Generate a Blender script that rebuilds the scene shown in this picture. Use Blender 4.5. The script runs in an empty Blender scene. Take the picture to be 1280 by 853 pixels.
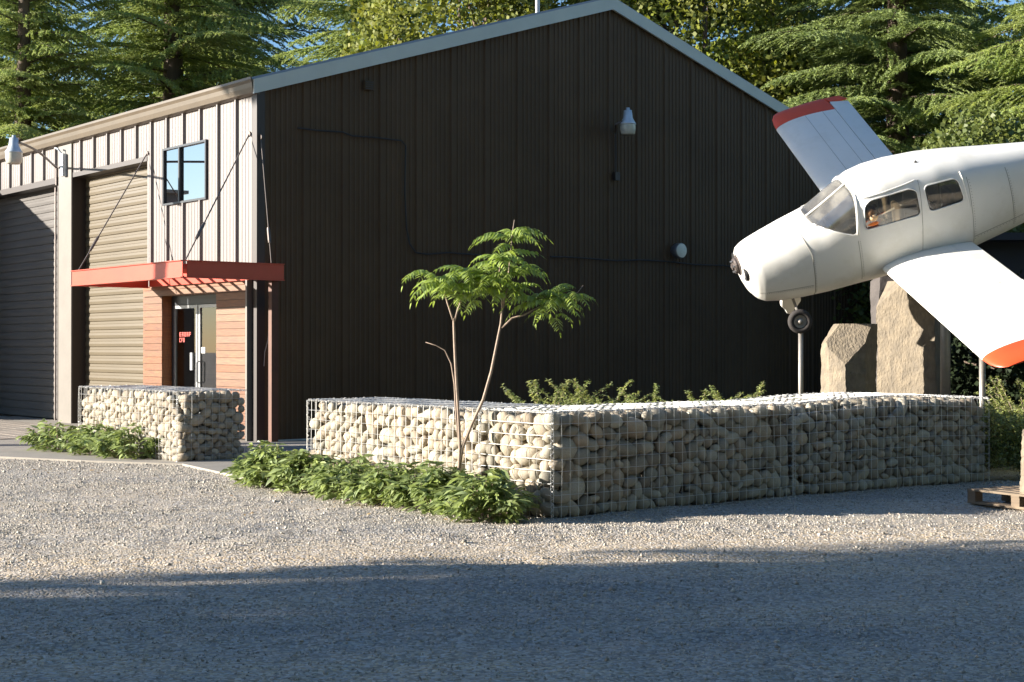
import bpy, bmesh, math, random
import numpy as np
from mathutils import Vector, Matrix, Euler
R = math.radians
sc = bpy.context.scene
COL = sc.collection

# ------------------------------------------------------------------ camera, sky, sun, exposure
FPX = 1871.0                      # focal length in pixels of a 1280 px wide picture
CAMZ = 1.5
HZ = 435.0                        # row of the horizon in the photograph
cam_d = bpy.data.cameras.new("camera"); cam_d.sensor_width = 36; cam_d.lens = FPX / 1280 * 36
cam_d.clip_start = 0.1; cam_d.clip_end = 1500
cam = bpy.data.objects.new("camera", cam_d); COL.objects.link(cam)
cam.location = (0, 0, CAMZ); cam.rotation_euler = (R(90) + math.atan((HZ - 426.5) / FPX), 0, 0)
sc.camera = cam

SUN_EL, SUN_H = R(13.5), (-0.9945, -0.105)      # direction towards the sun
w = bpy.data.worlds.new("World"); sc.world = w; w.use_nodes = True
nt = w.node_tree; nt.nodes.clear()
sky = nt.nodes.new('ShaderNodeTexSky'); sky.sky_type = 'NISHITA'; sky.sun_disc = False
sky.sun_elevation = SUN_EL; sky.sun_rotation = math.atan2(SUN_H[0], SUN_H[1]) % (2 * math.pi)
sky.air_density = 1.0; sky.dust_density = 0.5; sky.ozone_density = 4.0
bgn = nt.nodes.new('ShaderNodeBackground'); bgn.inputs[1].default_value = 0.07
wo = nt.nodes.new('ShaderNodeOutputWorld')
nt.links.new(sky.outputs[0], bgn.inputs[0]); nt.links.new(bgn.outputs[0], wo.inputs[0])
sl = bpy.data.lights.new("sun", 'SUN'); sl.energy = 5.0; sl.angle = R(0.53); sl.color = (1.0, 0.92, 0.82)
so = bpy.data.objects.new("sun", sl); COL.objects.link(so)
sd = Vector((SUN_H[0] * math.cos(SUN_EL), SUN_H[1] * math.cos(SUN_EL), math.sin(SUN_EL)))
so.rotation_euler = sd.to_track_quat('Z', 'Y').to_euler(); so.location = (-30, -5, 20)
sc.view_settings.view_transform = 'Standard'; sc.view_settings.look = 'None'
sc.view_settings.exposure = 1.8; sc.view_settings.gamma = 1.0
sc.cycles.max_bounces = 6; sc.cycles.transparent_max_bounces = 12

# ------------------------------------------------------------------ building frame of reference
C0 = Vector((-4.045, 23.8, 0))
GD = Vector((0.776, 0.631, 0)); GD.normalize()        # along the gable wall (to the right, away)
LD = Vector((-GD.y, GD.x, 0))                         # along the long front (to the left, away)
def BW(u, g, z): return C0 + LD * u + GD * g + Vector((0, 0, z))    # u along front, g into building
M_B = Matrix(((LD.x, GD.x, 0, C0.x), (LD.y, GD.y, 0, C0.y), (0, 0, 1, 0), (0, 0, 0, 1)))
def u_at(px, g=0.0):
    k = (px - 640) / FPX
    return (C0.x + GD.x * g - k * (C0.y + GD.y * g)) / (LD.y * k - LD.x)
def s_at(px, u=0.0):
    k = (px - 640) / FPX
    return (k * (C0.y + LD.y * u) - C0.x - LD.x * u) / (GD.x - k * GD.y)
def z_at(py, Y): return CAMZ + (HZ - py) / FPX * Y
def fz(px, py, g=0.0): return z_at(py, BW(u_at(px, g), g, 0).y)
def gz(px, py, u=0.0): return z_at(py, BW(u, s_at(px, u), 0).y)
def gnd(px, py, z=0.0):
    Y = (CAMZ - z) * FPX / (py - HZ); return Vector(((px - 640) / FPX * Y, Y, z))
def at(px, py, Y): return Vector(((px - 640) / FPX * Y, Y, z_at(py, Y)))

# ------------------------------------------------------------------ materials
MATS = {}
def mat(name, col, rough=0.7, metal=0.0, var=0.0, vscale=3.0, bump=0.0, bscale=40.0, spec=0.5, col2=None,
        objvar=0.0, transl=0.0, islvar=0.0, coord='Object', stretch=None, emit=None, grime=None, grimeamt=0.0, gscale=1.2):
    m = bpy.data.materials.new(name); m.use_nodes = True; t = m.node_tree; N = t.nodes; L = t.links
    b = N['Principled BSDF']; out = N['Material Output']
    b.inputs['Roughness'].default_value = rough; b.inputs['Metallic'].default_value = metal
    b.inputs['Specular IOR Level'].default_value = spec
    tc = N.new('ShaderNodeTexCoord'); mp = N.new('ShaderNodeMapping'); L.new(tc.outputs[coord], mp.inputs[0])
    if stretch: mp.inputs['Scale'].default_value = stretch
    base = N.new('ShaderNodeRGB'); base.outputs[0].default_value = (*col, 1); cs = base.outputs[0]
    if var or col2:
        n = N.new('ShaderNodeTexNoise'); n.inputs['Scale'].default_value = vscale; n.inputs['Detail'].default_value = 6
        n.inputs['Roughness'].default_value = 0.65; L.new(mp.outputs[0], n.inputs[0])
        c2 = col2 or tuple(c * (1 - var) for c in col)
        mr = N.new('ShaderNodeMapRange'); mr.inputs[1].default_value = 0.35; mr.inputs[2].default_value = 0.65
        L.new(n.outputs[0], mr.inputs[0])
        mx = N.new('ShaderNodeMix'); mx.data_type = 'RGBA'; L.new(mr.outputs[0], mx.inputs[0]); L.new(cs, mx.inputs[6])
        mx.inputs[7].default_value = (*c2, 1); cs = mx.outputs[2]
    if grime:
        n = N.new('ShaderNodeTexNoise'); n.inputs['Scale'].default_value = gscale; n.inputs['Detail'].default_value = 8
        n.inputs['Roughness'].default_value = 0.7; L.new(mp.outputs[0], n.inputs[0])
        mr = N.new('ShaderNodeMapRange'); mr.inputs[1].default_value = 0.5; mr.inputs[2].default_value = 0.75; mr.inputs[4].default_value = grimeamt
        L.new(n.outputs[0], mr.inputs[0])
        mx = N.new('ShaderNodeMix'); mx.data_type = 'RGBA'; L.new(mr.outputs[0], mx.inputs[0]); L.new(cs, mx.inputs[6])
        mx.inputs[7].default_value = (*grime, 1); cs = mx.outputs[2]
    if objvar or islvar:
        oi = N.new('ShaderNodeObjectInfo'); ge = N.new('ShaderNodeNewGeometry')
        hs = N.new('ShaderNodeHueSaturation'); L.new(cs, hs.inputs['Color'])
        src = oi.outputs['Random'] if objvar else ge.outputs['Random Per Island']
        if objvar and islvar:
            ad = N.new('ShaderNodeMath'); ad.operation = 'ADD'; L.new(oi.outputs['Random'], ad.inputs[0]); L.new(ge.outputs['Random Per Island'], ad.inputs[1])
            fr = N.new('ShaderNodeMath'); fr.operation = 'FRACT'; L.new(ad.outputs[0], fr.inputs[0]); src = fr.outputs[0]
        v = objvar or islvar
        r1 = N.new('ShaderNodeMapRange'); r1.inputs[3].default_value = 1 - v; r1.inputs[4].default_value = 1 + v * 0.8; L.new(src, r1.inputs[0]); L.new(r1.outputs[0], hs.inputs['Value'])
        ml = N.new('ShaderNodeMath'); ml.operation = 'MULTIPLY'; ml.inputs[1].default_value = 7.31; L.new(src, ml.inputs[0])
        fr2 = N.new('ShaderNodeMath'); fr2.operation = 'FRACT'; L.new(ml.outputs[0], fr2.inputs[0])
        r2 = N.new('ShaderNodeMapRange'); r2.inputs[3].default_value = 0.5 - 0.018 * v * 2; r2.inputs[4].default_value = 0.5 + 0.025 * v * 2; L.new(fr2.outputs[0], r2.inputs[0]); L.new(r2.outputs[0], hs.inputs['Hue'])
        r3 = N.new('ShaderNodeMapRange'); r3.inputs[3].default_value = 1 + .5 * v; r3.inputs[4].default_value = 1 - .8 * v; L.new(fr2.outputs[0], r3.inputs[0]); L.new(r3.outputs[0], hs.inputs['Saturation'])
        cs = hs.outputs[0]
    L.new(cs, b.inputs['Base Color'])
    if bump:
        n2 = N.new('ShaderNodeTexNoise'); n2.inputs['Scale'].default_value = bscale; n2.inputs['Detail'].default_value = 5
        L.new(mp.outputs[0], n2.inputs[0])
        bm_ = N.new('ShaderNodeBump'); bm_.inputs['Strength'].default_value = bump; bm_.inputs['Distance'].default_value = 0.02
        L.new(n2.outputs[0], bm_.inputs['Height']); L.new(bm_.outputs[0], b.inputs['Normal'])
    if transl:
        tr = N.new('ShaderNodeBsdfTranslucent'); L.new(cs, tr.inputs[0]); ms = N.new('ShaderNodeMixShader'); ms.inputs[0].default_value = transl
        L.new(b.outputs[0], ms.inputs[1]); L.new(tr.outputs[0], ms.inputs[2]); L.new(ms.outputs[0], out.inputs[0])
    if emit:
        b.inputs['Emission Color'].default_value = (*emit[:3], 1); b.inputs['Emission Strength'].default_value = emit[3]
    MATS[name] = m; return m
def glass(name, tint=(0.8, 0.85, 0.85), clear=0.7, rough=0.02, dirt=0.0, dirtcol=(0.6, 0.58, 0.5)):
    m = bpy.data.materials.new(name); m.use_nodes = True; t = m.node_tree; N = t.nodes; L = t.links; N.clear()
    out = N.new('ShaderNodeOutputMaterial'); g = N.new('ShaderNodeBsdfGlossy'); g.inputs['Roughness'].default_value = rough
    tr = N.new('ShaderNodeBsdfTransparent'); tr.inputs[0].default_value = (*tint, 1)
    fr = N.new('ShaderNodeFresnel'); fr.inputs[0].default_value = 1.5
    mr = N.new('ShaderNodeMapRange'); mr.inputs[3].default_value = 1 - clear; mr.inputs[4].default_value = 1.0; L.new(fr.outputs[0], mr.inputs[0])
    ms = N.new('ShaderNodeMixShader'); L.new(mr.outputs[0], ms.inputs[0]); L.new(tr.outputs[0], ms.inputs[1]); L.new(g.outputs[0], ms.inputs[2]); last = ms
    if dirt:
        df = N.new('ShaderNodeBsdfDiffuse'); df.inputs[0].default_value = (*dirtcol, 1)
        tc = N.new('ShaderNodeTexCoord'); n = N.new('ShaderNodeTexNoise'); n.inputs['Scale'].default_value = 3.0; n.inputs['Detail'].default_value = 4; L.new(tc.outputs['Object'], n.inputs[0])
        r2 = N.new('ShaderNodeMapRange'); r2.inputs[1].default_value = 0.4; r2.inputs[2].default_value = 0.75; r2.inputs[3].default_value = dirt * 0.3; r2.inputs[4].default_value = dirt; L.new(n.outputs[0], r2.inputs[0])
        m2 = N.new('ShaderNodeMixShader'); L.new(r2.outputs[0], m2.inputs[0]); L.new(ms.outputs[0], m2.inputs[1]); L.new(df.outputs[0], m2.inputs[2]); last = m2
    L.new(last.outputs[0], out.inputs[0]); MATS[name] = m; return m

mat('gable_paint', (0.094, 0.061, 0.034), 0.5, 0, 0.2, 0.8, spec=0.15)
mat('front_paint', (0.18, 0.16, 0.148), 0.42, 0, 0.1, 1.2, grime=(0.13, 0.11, 0.095), grimeamt=0.45, stretch=(3, 3, 0.35))
mat('pillar_paint', (0.155, 0.14, 0.12), 0.45, 0, 0.12, 2.0)
mat('gutter_paint', (0.095, 0.072, 0.046), 0.4, 0, 0.15, 2, grime=(0.06, 0.045, 0.03), grimeamt=0.4)
mat('rake_paint', (0.52, 0.55, 0.49), 0.45, 0, 0.08, 2)
mat('roof_metal', (0.35, 0.34, 0.32), 0.4, 0.3, 0.1, 1)
mat('roller_tan', (0.10, 0.079, 0.047), 0.4, 0, 0.12, 1.5, stretch=(1, 1, 4))
mat('roller_dark', (0.18, 0.17, 0.16), 0.28, 0.2, 0.2, 1.5, stretch=(0.6, 1, 4))
mat('dark_trim', (0.03, 0.022, 0.018), 0.5)
mat('plank_wood', (0.195, 0.080, 0.024), 0.45, 0, col2=(0.105, 0.037, 0.013), vscale=3.0, stretch=(1.2, 1, 22), objvar=0.16, bump=0.1, bscale=30)
mat('wood_backing', (0.03, 0.02, 0.015), 0.9)
mat('canopy_red', (0.50, 0.055, 0.024), 0.38, 0, 0.12, 2, grime=(0.33, 0.03, 0.018), grimeamt=0.4)
mat('post_rust', (0.10, 0.032, 0.012), 0.6, 0, 0.3, 5)
mat('frame_grey', (0.045, 0.05, 0.055), 0.35, 0.4)
mat('alu', (0.35, 0.36, 0.37), 0.35, 0.7, 0.1, 8)
mat('white_plastic', (0.75, 0.75, 0.73), 0.5)
mat('red_letters', (0.35, 0.03, 0.015), 0.5)
mat('cable_steel', (0.12, 0.10, 0.09), 0.5, 0.5)
mat('black_rubber', (0.02, 0.02, 0.02), 0.6)
mat('interior', (0.10, 0.09, 0.08), 0.9)
mat('tube_light', (0.9, 0.9, 0.85), 0.5, emit=(1, 0.95, 0.85, 1.6))
mat('lamp_metal', (0.55, 0.62, 0.67), 0.38, 0.3, 0.15, 10)
mat('lamp_refractor', (0.50, 0.50, 0.42), 0.25, 0, 0.1, 20, spec=0.8)
mat('concrete', (0.29, 0.265, 0.225), 0.85, 0, 0.2, 2.0, bump=0.15, bscale=60, grime=(0.22, 0.2, 0.17), grimeamt=0.5)
mat('paver', (0.30, 0.26, 0.215), 0.85, 0, 0.2, 3, bump=0.2, bscale=60, objvar=0.12)
mat('cobble', (0.37, 0.32, 0.24), 0.75, 0, col2=(0.26, 0.225, 0.17), vscale=14, bump=0.2, bscale=55, objvar=0.34, islvar=0.34, spec=0.3)
mat('wire', (0.50, 0.50, 0.48), 0.38, 0.35)
mat('basalt', (0.225, 0.185, 0.13), 0.9, 0, col2=(0.14, 0.118, 0.088), vscale=9, bump=1.0, bscale=34, stretch=(1, 1, 0.6))
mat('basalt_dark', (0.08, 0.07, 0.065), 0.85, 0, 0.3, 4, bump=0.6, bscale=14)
mat('plane_white', (0.74, 0.73, 0.68), 0.32, 0, 0.05, 1.2, grime=(0.5, 0.47, 0.38), grimeamt=0.5, gscale=1.6, bump=0.04, bscale=3)
mat('plane_red', (0.66, 0.075, 0.02), 0.38, 0, 0.12, 4)
mat('seam', (0.22, 0.21, 0.18), 0.7)
mat('cabin_trim', (0.24, 0.20, 0.15), 0.9, 0, 0.3, 4)
mat('skin_tan', (0.8, 0.52, 0.28), 0.8); mat('fuzz_brown', (0.22, 0.12, 0.06), 0.95, bump=0.5, bscale=80); mat('scarf_orange', (0.9, 0.22, 0.04), 0.8)
mat('pallet_wood', (0.20, 0.15, 0.10), 0.85, 0, 0.35, 4, stretch=(1, 1, 12), objvar=0.2)
mat('soil', (0.07, 0.055, 0.04), 0.95, 0, 0.4, 6, bump=0.6, bscale=30)
mat('bark', (0.13, 0.095, 0.07), 0.9, 0, 0.4, 5, bump=0.7, bscale=18, stretch=(1, 1, 0.3))
mat('sumac_bark', (0.34, 0.255, 0.19), 0.75, 0, 0.3, 10, bump=0.2)
mat('needles', (0.26, 0.34, 0.085), 0.6, 0, col2=(0.34, 0.39, 0.12), vscale=0.55, transl=0.48, islvar=0.25, spec=0.25)
mat('shade_dark_leaf', (0.018, 0.028, 0.012), 0.7, islvar=0.3, spec=0.1)  # bush leaf colour pushed near black to stand in for deep shade
mat('needles_dark', (0.20, 0.26, 0.08), 0.6, 0, col2=(0.23, 0.29, 0.09), vscale=0.6, transl=0.35, islvar=0.25, spec=0.25)
mat('maple_leaf', (0.16, 0.20, 0.03), 0.55, 0, col2=(0.24, 0.24, 0.045), vscale=0.8, transl=0.45, islvar=0.25, spec=0.3)
mat('laurel_leaf', (0.10, 0.14, 0.03), 0.5, 0, col2=(0.15, 0.17, 0.04), vscale=1.5, transl=0.35, islvar=0.2, spec=0.4)
mat('shrub_leaf', (0.22, 0.29, 0.09), 0.5, 0, col2=(0.31, 0.37, 0.13), vscale=4, transl=0.38, objvar=0.25, islvar=0.25, spec=0.4)
mat('sumac_leaf', (0.26, 0.37, 0.07), 0.5, 0, col2=(0.34, 0.43, 0.10), vscale=5, transl=0.45, islvar=0.22, spec=0.4)
mat('coton_leaf', (0.29, 0.35, 0.10), 0.5, 0, col2=(0.40, 0.42, 0.16), vscale=4, transl=0.42, islvar=0.3, spec=0.4)
mat('shed_dark', (0.025, 0.025, 0.03), 0.7); mat('tyre', (0.035, 0.03, 0.027), 0.85, 0, 0.3, 9)
mat('pole_steel', (0.30, 0.28, 0.25), 0.5, 0.5, 0.2, 5)
glass('window_glass', (0.15, 0.17, 0.2), 0.3, 0.01)
glass('door_glass', (0.62, 0.68, 0.66), 0.86, 0.01)
glass('plexi', (0.86, 0.84, 0.78), 0.86, 0.04, 0.22, (0.62, 0.60, 0.54))
glass('plexi_side', (0.8, 0.78, 0.72), 0.92, 0.04, 0.14, (0.4, 0.37, 0.3))

def gravel_material():
    m = bpy.data.materials.new('gravel'); m.use_nodes = True; t = m.node_tree; N = t.nodes; L = t.links; b = N['Principled BSDF']
    b.inputs['Roughness'].default_value = 0.9; b.inputs['Specular IOR Level'].default_value = 0.2
    tc = N.new('ShaderNodeTexCoord')
    def vor(scale):
        v = N.new('ShaderNodeTexVoronoi'); v.inputs['Scale'].default_value = scale; L.new(tc.outputs['Object'], v.inputs[0]); return v
    v1 = vor(48); v2 = vor(95)
    n = N.new('ShaderNodeTexNoise'); n.inputs['Scale'].default_value = 0.5; n.inputs['Detail'].default_value = 7; n.inputs['Roughness'].default_value = 0.6
    mp = N.new('ShaderNodeMapping'); mp.inputs['Scale'].default_value = (0.45, 1.6, 1); mp.inputs['Rotation'].default_value = (0, 0, R(-12)); L.new(tc.outputs['Object'], mp.inputs[0]); L.new(mp.outputs[0], n.inputs[0])
    cr = N.new('ShaderNodeValToRGB'); L.new(n.outputs[0], cr.inputs[0])
    e = cr.color_ramp.elements; e[0].position = 0.36; e[0].color = (0.31, 0.29, 0.26, 1); e[1].position = 0.66; e[1].color = (0.46, 0.385, 0.285, 1)
    e2 = cr.color_ramp.elements.new(0.5); e2.color = (0.385, 0.34, 0.28, 1)
    # packed tan wheel band across the yard: y = 10.9 + 0.25 x
    sx = N.new('ShaderNodeSeparateXYZ'); L.new(tc.outputs['Object'], sx.inputs[0])
    m1 = N.new('ShaderNodeMath'); m1.operation = 'MULTIPLY_ADD'; L.new(sx.outputs[0], m1.inputs[0]); m1.inputs[1].default_value = -0.25; L.new(sx.outputs[1], m1.inputs[2])
    m2 = N.new('ShaderNodeMath'); m2.operation = 'MULTIPLY_ADD'; L.new(n.outputs[0], m2.inputs[0]); m2.inputs[1].default_value = 3.0; L.new(m1.outputs[0], m2.inputs[2])
    m3 = N.new('ShaderNodeMath'); m3.operation = 'SUBTRACT'; L.new(m2.outputs[0], m3.inputs[0]); m3.inputs[1].default_value = 12.4
    m4 = N.new('ShaderNodeMath'); m4.operation = 'ABSOLUTE'; L.new(m3.outputs[0], m4.inputs[0])
    m5 = N.new('ShaderNodeMapRange'); m5.inputs[1].default_value = 0.3; m5.inputs[2].default_value = 1.5; m5.inputs[3].default_value = 0.75; m5.inputs[4].default_value = 0.0; L.new(m4.outputs[0], m5.inputs[0])
    bx = N.new('ShaderNodeMix'); bx.data_type = 'RGBA'; L.new(m5.outputs[0], bx.inputs[0]); L.new(cr.outputs[0], bx.inputs[6]); bx.inputs[7].default_value = (0.50, 0.40, 0.28, 1)
    hs = N.new('ShaderNodeHueSaturation'); L.new(bx.outputs[2], hs.inputs['Color'])
    sp = N.new('ShaderNodeSeparateColor'); L.new(v1.outputs['Color'], sp.inputs[0])
    mr = N.new('ShaderNodeMapRange'); mr.inputs[3].default_value = 0.62; mr.inputs[4].default_value = 1.3; L.new(sp.outputs[0], mr.inputs[0]); L.new(mr.outputs[0], hs.inputs['Value'])
    mr2 = N.new('ShaderNodeMapRange'); mr2.inputs[3].default_value = 0.4; mr2.inputs[4].default_value = 1.3; L.new(sp.outputs[1], mr2.inputs[0]); L.new(mr2.outputs[0], hs.inputs['Saturation'])
    L.new(hs.outputs[0], b.inputs['Base Color'])
    a = N.new('ShaderNodeMath'); a.operation = 'MULTIPLY_ADD'; L.new(v2.outputs['Distance'], a.inputs[0]); a.inputs[1].default_value = 0.5; L.new(v1.outputs['Distance'], a.inputs[2])
    bu = N.new('ShaderNodeBump'); bu.invert = True; bu.inputs['Strength'].default_value = 0.8; bu.inputs['Distance'].default_value = 0.012; L.new(a.outputs[0], bu.inputs['Height']); L.new(bu.outputs[0], b.inputs['Normal'])
    MATS['gravel'] = m
gravel_material()
mat('pebble', (0.44, 0.40, 0.335), 0.85, 0, 0.2, 3, islvar=0.4, spec=0.25)

# ------------------------------------------------------------------ mesh helpers
class MB:
    def __init__(s): s.v = []; s.f = []; s.smooth = False
    def add(s, verts, faces):
        b = len(s.v); s.v.extend([tuple(v) for v in verts]); s.f.extend([tuple(i + b for i in f) for f in faces]); return s
    def box(s, x0, x1, y0, y1, z0, z1, M=None):
        v = [Vector(p) for p in ((x0, y0, z0), (x1, y0, z0), (x1, y1, z0), (x0, y1, z0), (x0, y0, z1), (x1, y0, z1), (x1, y1, z1), (x0, y1, z1))]
        if M is not None: v = [M @ p for p in v]
        return s.add(v, [(0, 3, 2, 1), (4, 5, 6, 7), (0, 1, 5, 4), (1, 2, 6, 5), (2, 3, 7, 6), (3, 0, 4, 7)])
    def tube(s, pts, r, n=6, caps=True):
        pts = [Vector(p) for p in pts]; rs = r if isinstance(r, (list, tuple)) else [r] * len(pts)
        vs = []; up = None
        for i, p in enumerate(pts):
            d = (pts[min(i + 1, len(pts) - 1)] - pts[max(i - 1, 0)]).normalized()
            if up is None: up = Vector((0, 0, 1)) if abs(d.z) < 0.9 else Vector((1, 0, 0))
            a = d.cross(up).normalized(); b_ = a.cross(d).normalized(); up = b_
            for k in range(n):
                an = 2 * math.pi * k / n; vs.append(p + (a * math.cos(an) + b_ * math.sin(an)) * rs[i])
        fs = [(i * n + k, i * n + (k + 1) % n, (i + 1) * n + (k + 1) % n, (i + 1) * n + k) for i in range(len(pts) - 1) for k in range(n)]
        if caps: fs += [tuple(range(n - 1, -1, -1)), tuple((len(pts) - 1) * n + k for k in range(n))]
        return s.add(vs, fs)
    def lathe(s, prof, n=20, M=None):
        vs = []
        for r_, z in prof:
            for k in range(n):
                a = 2 * math.pi * k / n; p = Vector((r_ * math.cos(a), r_ * math.sin(a), z)); vs.append(M @ p if M is not None else p)
        fs = [(i * n + k, i * n + (k + 1) % n, (i + 1) * n + (k + 1) % n, (i + 1) * n + k) for i in range(len(prof) - 1) for k in range(n)]
        return s.add(vs, fs)
    def mesh(s, name, m=None, smooth=False):
        me = bpy.data.meshes.new(name); me.from_pydata(s.v, [], s.f); me.update()
        if m: me.materials.append(MATS[m])
        if smooth: me.shade_smooth()
        return me
    def build(s, name, m, parent=None, smooth=False, kind=None, bevel=0, M=None):
        o = bpy.data.objects.new(name, s.mesh(name, m, smooth)); COL.objects.link(o)
        if parent: o.parent = parent
        if M is not None: o.matrix_local = M
        if kind: o['kind'] = kind
        if bevel:
            bv = o.modifiers.new('bevel', 'BEVEL'); bv.width = bevel; bv.segments = 2; bv.limit_method = 'ANGLE'
        return o
def tag(o, label, cat, group=None, kind=None):
    if kind: o['kind'] = kind
    if label: o['label'] = label
    if cat: o['category'] = cat
    if group: o['group'] = group
    return o
def thing(name, label, cat, loc=(0, 0, 0), group=None, M=None):
    o = bpy.data.objects.new(name, None); COL.objects.link(o); o.empty_display_size = 0.2
    if M is not None: o.matrix_world = M
    else: o.location = loc
    return tag(o, label, cat, group)
def inst(me, name, parent, M):
    o = bpy.data.objects.new(name, me); COL.objects.link(o); o.parent = parent; o.matrix_local = M; return o
def bigmesh(name, V, F, m, smooth=False):          # V (n,3), F (k,3 or 4) numpy
    me = bpy.data.meshes.new(name); k = F.shape[1]
    me.vertices.add(len(V)); me.vertices.foreach_set('co', V.astype(np.float32).ravel())
    me.loops.add(F.size); me.loops.foreach_set('vertex_index', F.astype(np.int32).ravel())
    me.polygons.add(len(F)); me.polygons.foreach_set('loop_start', np.arange(0, F.size, k, dtype=np.int32))
    try: me.polygons.foreach_set('loop_total', np.full(len(F), k, np.int32))
    except Exception: pass
    me.materials.append(MATS[m]); me.update(); me.validate()
    if smooth: me.shade_smooth()
    return me
def link(name, me, parent=None, kind=None):
    o = bpy.data.objects.new(name, me); COL.objects.link(o)
    if parent: o.parent = parent
    if kind: o['kind'] = kind
    return o
rng = np.random.default_rng(7)
def rotmats(n, r=None):                            # random rotation matrices
    r = r or rng; q = r.normal(size=(n, 4)); q /= np.linalg.norm(q, axis=1)[:, None]; w_, x, y, z = q.T
    return np.stack([1 - 2 * (y * y + z * z), 2 * (x * y - z * w_), 2 * (x * z + y * w_), 2 * (x * y + z * w_), 1 - 2 * (x * x + z * z), 2 * (y * z - x * w_), 2 * (x * z - y * w_), 2 * (y * z + x * w_), 1 - 2 * (x * x + y * y)], 1).reshape(n, 3, 3)
def scatter(V, F, T, S, Rm):                       # copies of a small mesh -> one array
    n = len(T); W = np.einsum('nij,nvj->nvi', Rm, V[None] * S[:, None, :]) + T[:, None, :]
    return W.reshape(-1, 3), (F[None] + (np.arange(n) * len(V))[:, None, None]).reshape(-1, F.shape[1])
def vnoise(x, y, seed=0):
    xi = np.floor(x).astype(int); yi = np.floor(y).astype(int); fx = x - xi; fy = y - yi
    h = lambda a, b: np.modf(np.abs(np.sin(a * 127.1 + b * 311.7 + seed * 17.3) * 43758.5453))[0]
    fx = fx * fx * (3 - 2 * fx); fy = fy * fy * (3 - 2 * fy)
    return (h(xi, yi) * (1 - fx) + h(xi + 1, yi) * fx) * (1 - fy) + (h(xi, yi + 1) * (1 - fx) + h(xi + 1, yi + 1) * fx) * fy

# ------------------------------------------------------------------ ground
def gh(x, y):
    h = 0.028 * (vnoise(x * 0.9, y * 1.5, 1) - 0.5) + 0.020 * (vnoise(x * 3.1, y * 4.1, 2) - 0.5) + 0.012 * (vnoise(x * 9, y * 9, 3) - 0.5)
    for y0_, k_ in ((7.6, .05), (8.9, .045), (9.35, .10), (10.75, .09), (11.9, -.03), (12.3, .02)):
        d = y - (y0_ + k_ * x + .12 * np.sin(x * .6 + y0_)); h = h - .016 * np.exp(-(d / .12) ** 2) + .010 * np.exp(-((np.abs(d) - .24) / .08) ** 2)
    near = np.clip((19.0 - y) / 2.0, 0, 1)
    return h * near * np.clip((12 - np.abs(x)) / 2, 0, 1) - 0.012
def ground():
    xs = np.concatenate([[-400, -200, -100, -60, -40, -25, -16, -12], np.arange(-8, 8.01, 0.06), [12, 16, 25, 40, 60, 100, 200, 400]])
    ys = np.concatenate([[-400, -200, -80, -30, -10, 0, 4], np.arange(6, 20.01, 0.06), [22, 26, 32, 40, 60, 100, 200, 500, 900]])
    X, Y = np.meshgrid(xs, ys); Z = gh(X, Y); V = np.stack([X.ravel(), Y.ravel(), Z.ravel()], 1)
    nx = len(xs); i, j = np.meshgrid(np.arange(nx - 1), np.arange(len(ys) - 1)); a = (j * nx + i).ravel()
    F = np.stack([a, a + 1, a + nx + 1, a + nx], 1)
    link('ground', bigmesh('ground', V, F, 'gravel', True), kind='structure')
ground()
def pebbles():
    V = np.array([(1, 0, 0), (-1, 0, 0), (0, 1, 0), (0, -1, 0), (0, 0, 1), (0, 0, -1), ], float)
    F = np.array([(0, 2, 4), (2, 1, 4), (1, 3, 4), (3, 0, 4), (2, 0, 5), (1, 2, 5), (3, 1, 5), (0, 3, 5)])
    n = 110000
    Y = np.sqrt(rng.uniform(6.3 ** 2, 20.3 ** 2, n)); X = rng.uniform(-0.37, 0.37, n) * Y
    dens = vnoise(X * 0.5 + 3, Y * 1.6, 5) * 0.7 + vnoise(X * 2.5, Y * 3, 6) * 0.45
    dens = dens * (1 - .75 * np.exp(-((Y - 10.9 - .25 * X) / .8) ** 2))
    keep = (rng.uniform(0, 1, n) < np.clip(dens * 1.15, 0.12, 1)); X = X[keep]; Y = Y[keep]; n = len(X)
    r = rng.uniform(0.004, 0.0095, n) * np.where(rng.uniform(0, 1, n) < 0.03, 1.8, 1) * (0.75 + Y / 40)
    S = np.stack([r * rng.uniform(0.8, 1.5, n), r * rng.uniform(0.7, 1.2, n), r * rng.uniform(0.45, 0.9, n)], 1)
    T = np.stack([X, Y, gh(X, Y) + r * 0.25], 1)
    V2, F2 = scatter(V, F, T, S, rotmats(n)); V2 = V2 + rng.normal(0, 0.0012, V2.shape)
    tag(link('loose_gravel', bigmesh('loose_gravel', V2, F2, 'pebble'), kind='stuff'), 'loose grey and tan gravel stones scattered over the yard', 'gravel')
    # a few bigger stones
    V2 = []; 
    n = 260; Y = rng.uniform(9.0, 19, n); X = rng.uniform(-0.36, 0.36, n) * Y; r = rng.uniform(0.012, 0.026, n)
    S = np.stack([r * rng.uniform(0.8, 1.4, n), r, r * rng.uniform(0.4, 0.8, n)], 1); T = np.stack([X, Y, gh(X, Y) + r * 0.3], 1)
    V2, F2 = scatter(V, F, T, S, rotmats(n)); tag(link('coarse_gravel', bigmesh('coarse_gravel', V2, F2, 'pebble'), kind='stuff'), 'bigger loose stones lying among the yard gravel', 'gravel')
pebbles()

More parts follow.
